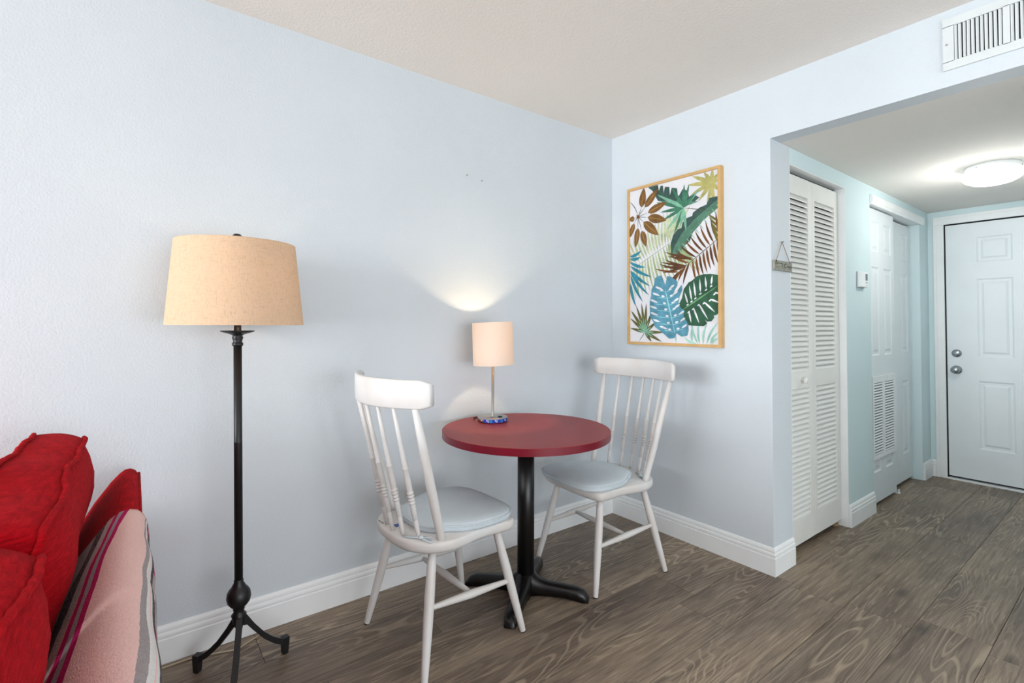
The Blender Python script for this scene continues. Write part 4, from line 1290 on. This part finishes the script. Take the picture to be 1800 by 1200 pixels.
def make_cushion(label):
    t = thing('chair_cushion', label, 'cushion', (0, 0, 0), 0, 'pale blue chair cushions')
    out = []
    for i in range(64):
        a = 2 * math.pi * i / 64
        c, s_ = math.cos(a), math.sin(a)
        ex = 0.55
        x = 0.208 * math.copysign(abs(c) ** ex, c); y = 0.205 * math.copysign(abs(s_) ** ex, s_)
        x *= 1.0 + 0.06 * (y / 0.205 if y > 0 else y / 0.205 * 1.6)
        if y < -0.03: x *= 1 - 0.20 * min(1.0, (-0.03 - y) / 0.09)
        if y < 0: y *= 0.90
        out.append((x, y + 0.022))
    n = len(out)
    rows = [(0.93, 0.4505), (0.985, 0.453), (1.0, 0.459), (1.0, 0.4715), (0.985, 0.478), (0.94, 0.4835), (0.80, 0.4890), (0.55, 0.4920), (0.25, 0.4930)]
    m = MB(); vs = []
    for sc, z in rows: vs += [(x * sc, (y - 0.022) * sc + 0.022, z) for x, y in out]
    fs = [list(range(n))[::-1], [(len(rows) - 1) * n + q for q in range(n)]]
    for i in range(len(rows) - 1):
        for q in range(n): fs.append((i * n + q, i * n + (q + 1) % n, (i + 1) * n + (q + 1) % n, (i + 1) * n + q))
    m.add(vs, fs, 0, True)
    m.build('pad', M['cushion_cloth'], t)
    MB().tube([(x * 1.004, (y - 0.022) * 1.004 + 0.022, 0.4735) for x, y in out], 0.0030, 8, 0, True).build('piping', M['cushion_cloth'], t)
    for sx in (-1, 1):
        # tie ribbon knotted round the post
        rb_ = MB()
        def ribbon(pts, w):
            vs = []
            for i, (x, y, z) in enumerate(pts):
                vs += [(x, y - w / 2, z - 0.0006), (x, y + w / 2, z + 0.001), (x, y + w / 2, z + 0.0026), (x, y - w / 2, z + 0.001)]
            fs = [(0, 1, 2, 3), [4 * (len(pts) - 1) + q for q in (3, 2, 1, 0)]]
            for i in range(len(pts) - 1):
                for q in range(4): fs.append((4 * i + q, 4 * i + (q + 1) % 4, 4 * i + 4 + (q + 1) % 4, 4 * i + 4 + q))
            rb_.add(vs, fs, 0, True)
        ribbon([(sx * 0.170, -0.160, 0.462), (sx * 0.152, -0.176, 0.457), (sx * 0.138, -0.184, 0.456)], 0.012)
        ribbon([(sx * 0.138, -0.186, 0.456), (sx * 0.160, -0.182, 0.4535), (sx * 0.176, -0.176, 0.452), (sx * 0.190, -0.172, 0.452)], 0.015)
        ribbon([(sx * 0.140, -0.186, 0.456), (sx * 0.122, -0.200, 0.456), (sx * 0.102, -0.212, 0.453), (sx * 0.080, -0.222, 0.452)], 0.014)
        rb_.lathe([(0, 0.451), (0.009, 0.453), (0.010, 0.458), (0.005, 0.463), (0, 0.464)], 10, (sx * 0.139, -0.186, 0))
        rb_.build('tie', M['cushion_cloth'], t)
    return t
cuA = make_cushion('pale blue seat cushion on the chair left of the red table')
tg = MB().cbox(-0.118, -0.062, -0.236, -0.220, 0.4508, 0.4518, 0.0003)
tgo = tg.build('care_tag', M['tag_paper'], cuA, 'small printed care tag')
lt = MB()
for i in range(9): lt.box(-0.115 + i * 0.005, -0.1118 + i * 0.005, -0.232, -0.226, 0.4518, 0.4520)
lt.build('print', M['tag_ink'], tgo)
MB().box(-0.036, -0.014, -0.206, -0.186, 0.4508, 0.4525).build('brand_tag', M['tag_blue'], cuA, 'small blue and white striped tag')
cuB = copy_tree(cuA)
for ch in [x for x in bpy.data.objects if x.parent == cuB and x.name.split('.')[0] in ('care_tag', 'brand_tag')]:
    for g2 in [x for x in bpy.data.objects if x.parent == ch]: bpy.data.objects.remove(g2)
    bpy.data.objects.remove(ch)
cuB['label'] = 'pale blue seat cushion on the chair in the room corner'
for c, p in ((cuA, CA), (cuB, CB)):
    c.location = (p[0], p[1], 0); c.rotation_euler = (0, 0, p[2])
cuB.location.x -= 0.01; cuB.location.y -= 0.03

# ------------------------------------------------------------------ framed print
FX0, FX1, FZ0, FZ1, FD = 0.146, 0.782, 1.090, 2.072, 0.034
FX0, FX1, FZ0, FZ1 = 0.152, 0.778, 1.094, 2.066
pr_ = thing('framed_print', 'large tropical leaf print in a light wood frame on the back wall', 'picture', ((FX0 + FX1) / 2, 0, FZ0))
OX, OZ = (FX0 + FX1) / 2, FZ0
fw = 0.016
hw, hh_ = (FX1 - FX0) / 2, FZ1 - FZ0
for nm, bx in (('frame_rail', (-hw, hw, 0, fw)), ('frame_rail', (-hw, hw, hh_ - fw, hh_)), ('frame_stile', (-hw, -hw + fw, fw, hh_ - fw)), ('frame_stile', (hw - fw, hw, fw, hh_ - fw))):
    MB().cbox(bx[0], bx[1], -FD, -0.0005, bx[2], bx[3], 0.0012).build(nm, M['frame_wood'], pr_)
MB().box(-hw + fw, hw - fw, -FD + 0.010, -0.002, fw, hh_ - fw).build('canvas', M['canvas'], pr_)
cw_, chh = 2 * (hw - fw), hh_ - 2 * fw
def clip(poly):
    for ax, lim, sg in ((0, 0.002, 1), (0, 0.998, -1), (1, 0.002, 1), (1, 0.998, -1)):
        res = []
        for i in range(len(poly)):
            a, b = poly[i - 1], poly[i]
            ia, ib = (a[ax] - lim) * sg >= 0, (b[ax] - lim) * sg >= 0
            if ia != ib:
                t = (lim - a[ax]) / (b[ax] - a[ax]); res.append((a[0] + (b[0] - a[0]) * t, a[1] + (b[1] - a[1]) * t))
            if ib: res.append(b)
        poly = res
        if not poly: return poly
    return poly
lay = 0
for gname, items in ART:
    names = sorted({c for k_, c, d in items})
    m = MB()
    for k_, c, d in items:
        lay += 1
        yy = -FD + 0.0098 - lay * 0.000012
        if k_ == 'P':
            poly = [(a / 1000, b / 1000) for a, b in d]
        else:
            x0, y0, x1, y1, w, bend = d
            P0 = Vector((x0 / 1000 * cw_, y0 / 1000 * chh)); P1 = Vector((x1 / 1000 * cw_, y1 / 1000 * chh))
            dv = P1 - P0
            if dv.length < 1e-4: continue
            nv = Vector((-dv.y, dv.x)).normalized(); w_ = w * 0.001
            L_, R_ = [], []
            for i in range(8):
                t = i / 7
                wd = w_ * 0.5 * (math.sin(math.pi * min(1, t ** 0.75 * 1.0)) ** 0.8 if 0 < t < 1 else 0.03)
                ctr = P0 + dv * t + nv * (bend * 0.001 * 4 * t * (1 - t))
                L_.append(ctr + nv * wd); R_.append(ctr - nv * wd)
            poly = [(p.x / cw_, p.y / chh) for p in L_ + R_[::-1]]
        poly = clip(poly)
        if len(poly) < 3: continue
        m.add([(-hw + fw + a * cw_, yy, fw + b * chh) for a, b in poly], [list(range(len(poly)))], names.index(c))
    me = bpy.data.meshes.new('printed_leaf')
    me.from_pydata(m.v, [], m.f)
    for nme in names: me.materials.append(M['art_' + nme])
    me.polygons.foreach_set('material_index', m.mi)
    bm = bmesh.new(); bm.from_mesh(me); bmesh.ops.triangulate(bm, faces=bm.faces, ngon_method='EAR_CLIP'); bm.to_mesh(me); bm.free()
    o = bpy.data.objects.new('printed_leaf', me); COL.objects.link(o); o.parent = pr_
    o['label'] = gname + ' on the print'

# ------------------------------------------------------------------ air vent above the hall opening
av = thing('air_vent', 'white air vent with vertical louvers above the hall opening', 'vent', (1.865, 0, 2.203))
vx0, vx1, vh = -0.177, 0.177, 0.2
g0, g1, g2, g3 = -0.144, -0.009, 0.010, 0.145
m = MB()
for a, b, c, d in ((vx0, vx1, 0, 0.032), (vx0, vx1, vh - 0.032, vh), (vx0, g0, 0.03, vh - 0.03), (g1, g2, 0.03, vh - 0.03), (g3, vx1, 0.03, vh - 0.03)):
    m.box(a, b, -0.009, -0.0004, c, d)
m.build('frame', M['vent_metal'], av)
MB().box(vx0 + 0.02, vx1 - 0.02, -0.0012, -0.0003, 0.02, vh - 0.02).build('shade_backing', M['dark_void'], av)  # flat dark sheet standing in for the shade behind the blades
bl_ = MB().add([(x, y, z) for z in (0.033, vh - 0.033) for x, y in ((-0.0052, -0.0088), (-0.0042, -0.0094), (0.0034, -0.0040), (0.0026, -0.0030))],
               [(0, 1, 2, 3), (7, 6, 5, 4), (0, 4, 5, 1), (1, 5, 6, 2), (2, 6, 7, 3), (3, 7, 4, 0)]).mesh('blade', [M['vent_metal']])
for a, b in ((g0, g1), (g2, g3)):
    for i in range(11):
        put('blade', bl_, av, (a + (b - a) * (i + 0.5) / 11, 0, 0), (0, 0, random.Random(i).uniform(-0.08, 0.08)))
for x in (vx0 + 0.012, vx1 - 0.012):
    MB().lathe([(0.004, -0.0092), (0.003, -0.0108), (0, -0.011)], 10, (x, 0, 0.1), 'y').build('screw', M['nickel'], av)

# ------------------------------------------------------------------ hall ceiling light
cl = thing('ceiling_light', 'white glass dome light on the hall ceiling', 'lamp', (1.606, 1.432, HH - 0.0005))
MB().lathe([(0.0, 0.0), (0.117, 0.0), (0.121, -0.006), (0.121, -0.030), (0.116, -0.036), (0.10, -0.038)], 40, cap=False).build('pan', M['trim_white'], cl)
MB().lathe([(0.112, -0.034), (0.132, -0.042), (0.1375, -0.052), (0.134, -0.066), (0.118, -0.084), (0.090, -0.099), (0.05, -0.108), (0.0, -0.111)], 40).build('dome', M['dome_glass'], cl, 'glowing white glass dome')
for q in range(3):
    a = q * 2.0944 + 4.3
    MB().lathe([(0.0035, 0), (0.0035, 0.006), (0, 0.007)], 8, (0.121 * math.cos(a), 0.121 * math.sin(a), -0.02), 'y').build('screw', M['nickel'], cl)
bulb_light('ceiling_bulb', (0, 0, -0.19), 8.0, (1.0, 0.97, 0.92), 0.12, cl)

# ------------------------------------------------------------------ thermostat
th_ = thing('thermostat', 'small white thermostat on the mint hall wall between the closets', 'thermostat', (W, 1.18, 1.455))
MB().cbox(0.0004, 0.006, -0.062, 0.062, 0.0, 0.102, 0.002).build('plate', M['plastic_grey'], th_)
MB().cbox(0.0055, 0.028, -0.058, 0.060, 0.003, 0.099, 0.004).build('body', M['trim_white'], th_)
MB().box(0.0278, 0.0284, 0.006, 0.044, 0.045, 0.088).build('screen', M['lcd'], th_, 'grey display')
for i in range(3):
    MB().cbox(0.0275, 0.0295, 0.008 + i * 0.013, 0.017 + i * 0.013, 0.028, 0.036, 0.0008).build('button', M['plastic_grey'], th_)
MB().box(0.0278, 0.0283, 0.014, 0.036, 0.010, 0.013).build('print', M['lcd'], th_)

# ------------------------------------------------------------------ little hanging sign
sg = thing('hanging_sign', 'small weathered wooden sign hanging by twine beside the louvered door', 'sign', (W, 0.105, 1.488))
bo = MB().cbox(0.001, 0.012, -0.098, 0.094, 0.0, 0.050, 0.0015)
bo = bo.build('board', M['sign_wood'], sg)
st = MB()
for z in (0.011, 0.0185, 0.034): st.box(0.0119, 0.0122, -0.094, 0.09, z, z + 0.0014)
st.build('board_groove', M['sign_ink'], bo)
wr = MB()
def stroke(pts, r=0.0013):
    wr.tube([(0.0123, y, z) for y, z in pts], r, 6)
stroke([(-0.084, 0.024), (-0.084, 0.043)]); stroke([(-0.084, 0.042), (-0.070, 0.040), (-0.068, 0.034), (-0.084, 0.032)])
stroke([(-0.058, 0.037), (-0.04, 0.037), (-0.02, 0.035)]); stroke([(-0.012, 0.020), (-0.012, 0.038)])
stroke([(0.026, 0.038), (0.014, 0.036), (0.008, 0.028), (0.014, 0.019), (0.026, 0.018)], 0.0018)
stroke([(0.034 + 0.0035 * i_, 0.0245 + 0.0045 * math.sin(i_ * 1.7)) for i_ in range(16)], 0.0011)
wr.build('lettering', M['sign_ink'], bo, 'faded dark green lettering')
MB().tube([(0.0123, -0.080, 0.047), (0.010, -0.03, 0.116), (0.008, -0.006, 0.146), (0.010, 0.018, 0.112), (0.0123, 0.066, 0.046)], 0.0016, 6).build('twine', M['twine'], sg)
for y in (-0.080, 0.066): MB().lathe([(0, -0.004), (0.004, 0), (0, 0.004)], 8, (0.013, y, 0.047)).build('knot', M['rubber_black'], sg)
MB().lathe([(0.0018, 0.0), (0.0018, 0.014), (0.004, 0.0145), (0.004, 0.016), (0, 0.016)], 8, (0, -0.006, 0.147), 'x').build('nail', M['nickel'], sg)

# ------------------------------------------------------------------ small things
o = MB().cbox(0.935, 0.972, 0.955 - 0.05, 0.955 - 0.012, 0.0, 0.013, 0.001).build('wood_scrap', M['scrap_wood'])
tag(o, 'small tan scrap of wood on the floor under the louvered door', 'wood scrap')
o = MB().box(0.975, 1.012, 1.925, 1.962, 0.0, 0.003).box(0.985, 0.990, 1.925, 1.962, 0.003, 0.028).box(1.004, 1.008, 1.925, 1.962, 0.003, 0.028).build('door_guide', M['trim_white'])
tag(o, 'small white plastic guide on the floor under the sliding door', 'door guide')
for i, (y, z) in enumerate(((-1.036, 1.977), (-1.1285, 1.990))):
    o = MB().lathe([(0.0016, 0.0), (0.0016, 0.008), (0.0034, 0.0085), (0.0034, 0.010), (0, 0.010)], 8, (0, y, z), 'x').build('nail', M['nickel'])
    tag(o, ('right' if i == 0 else 'left') + ' one of two small nails high on the wall', 'nail', 'nails left in the wall')
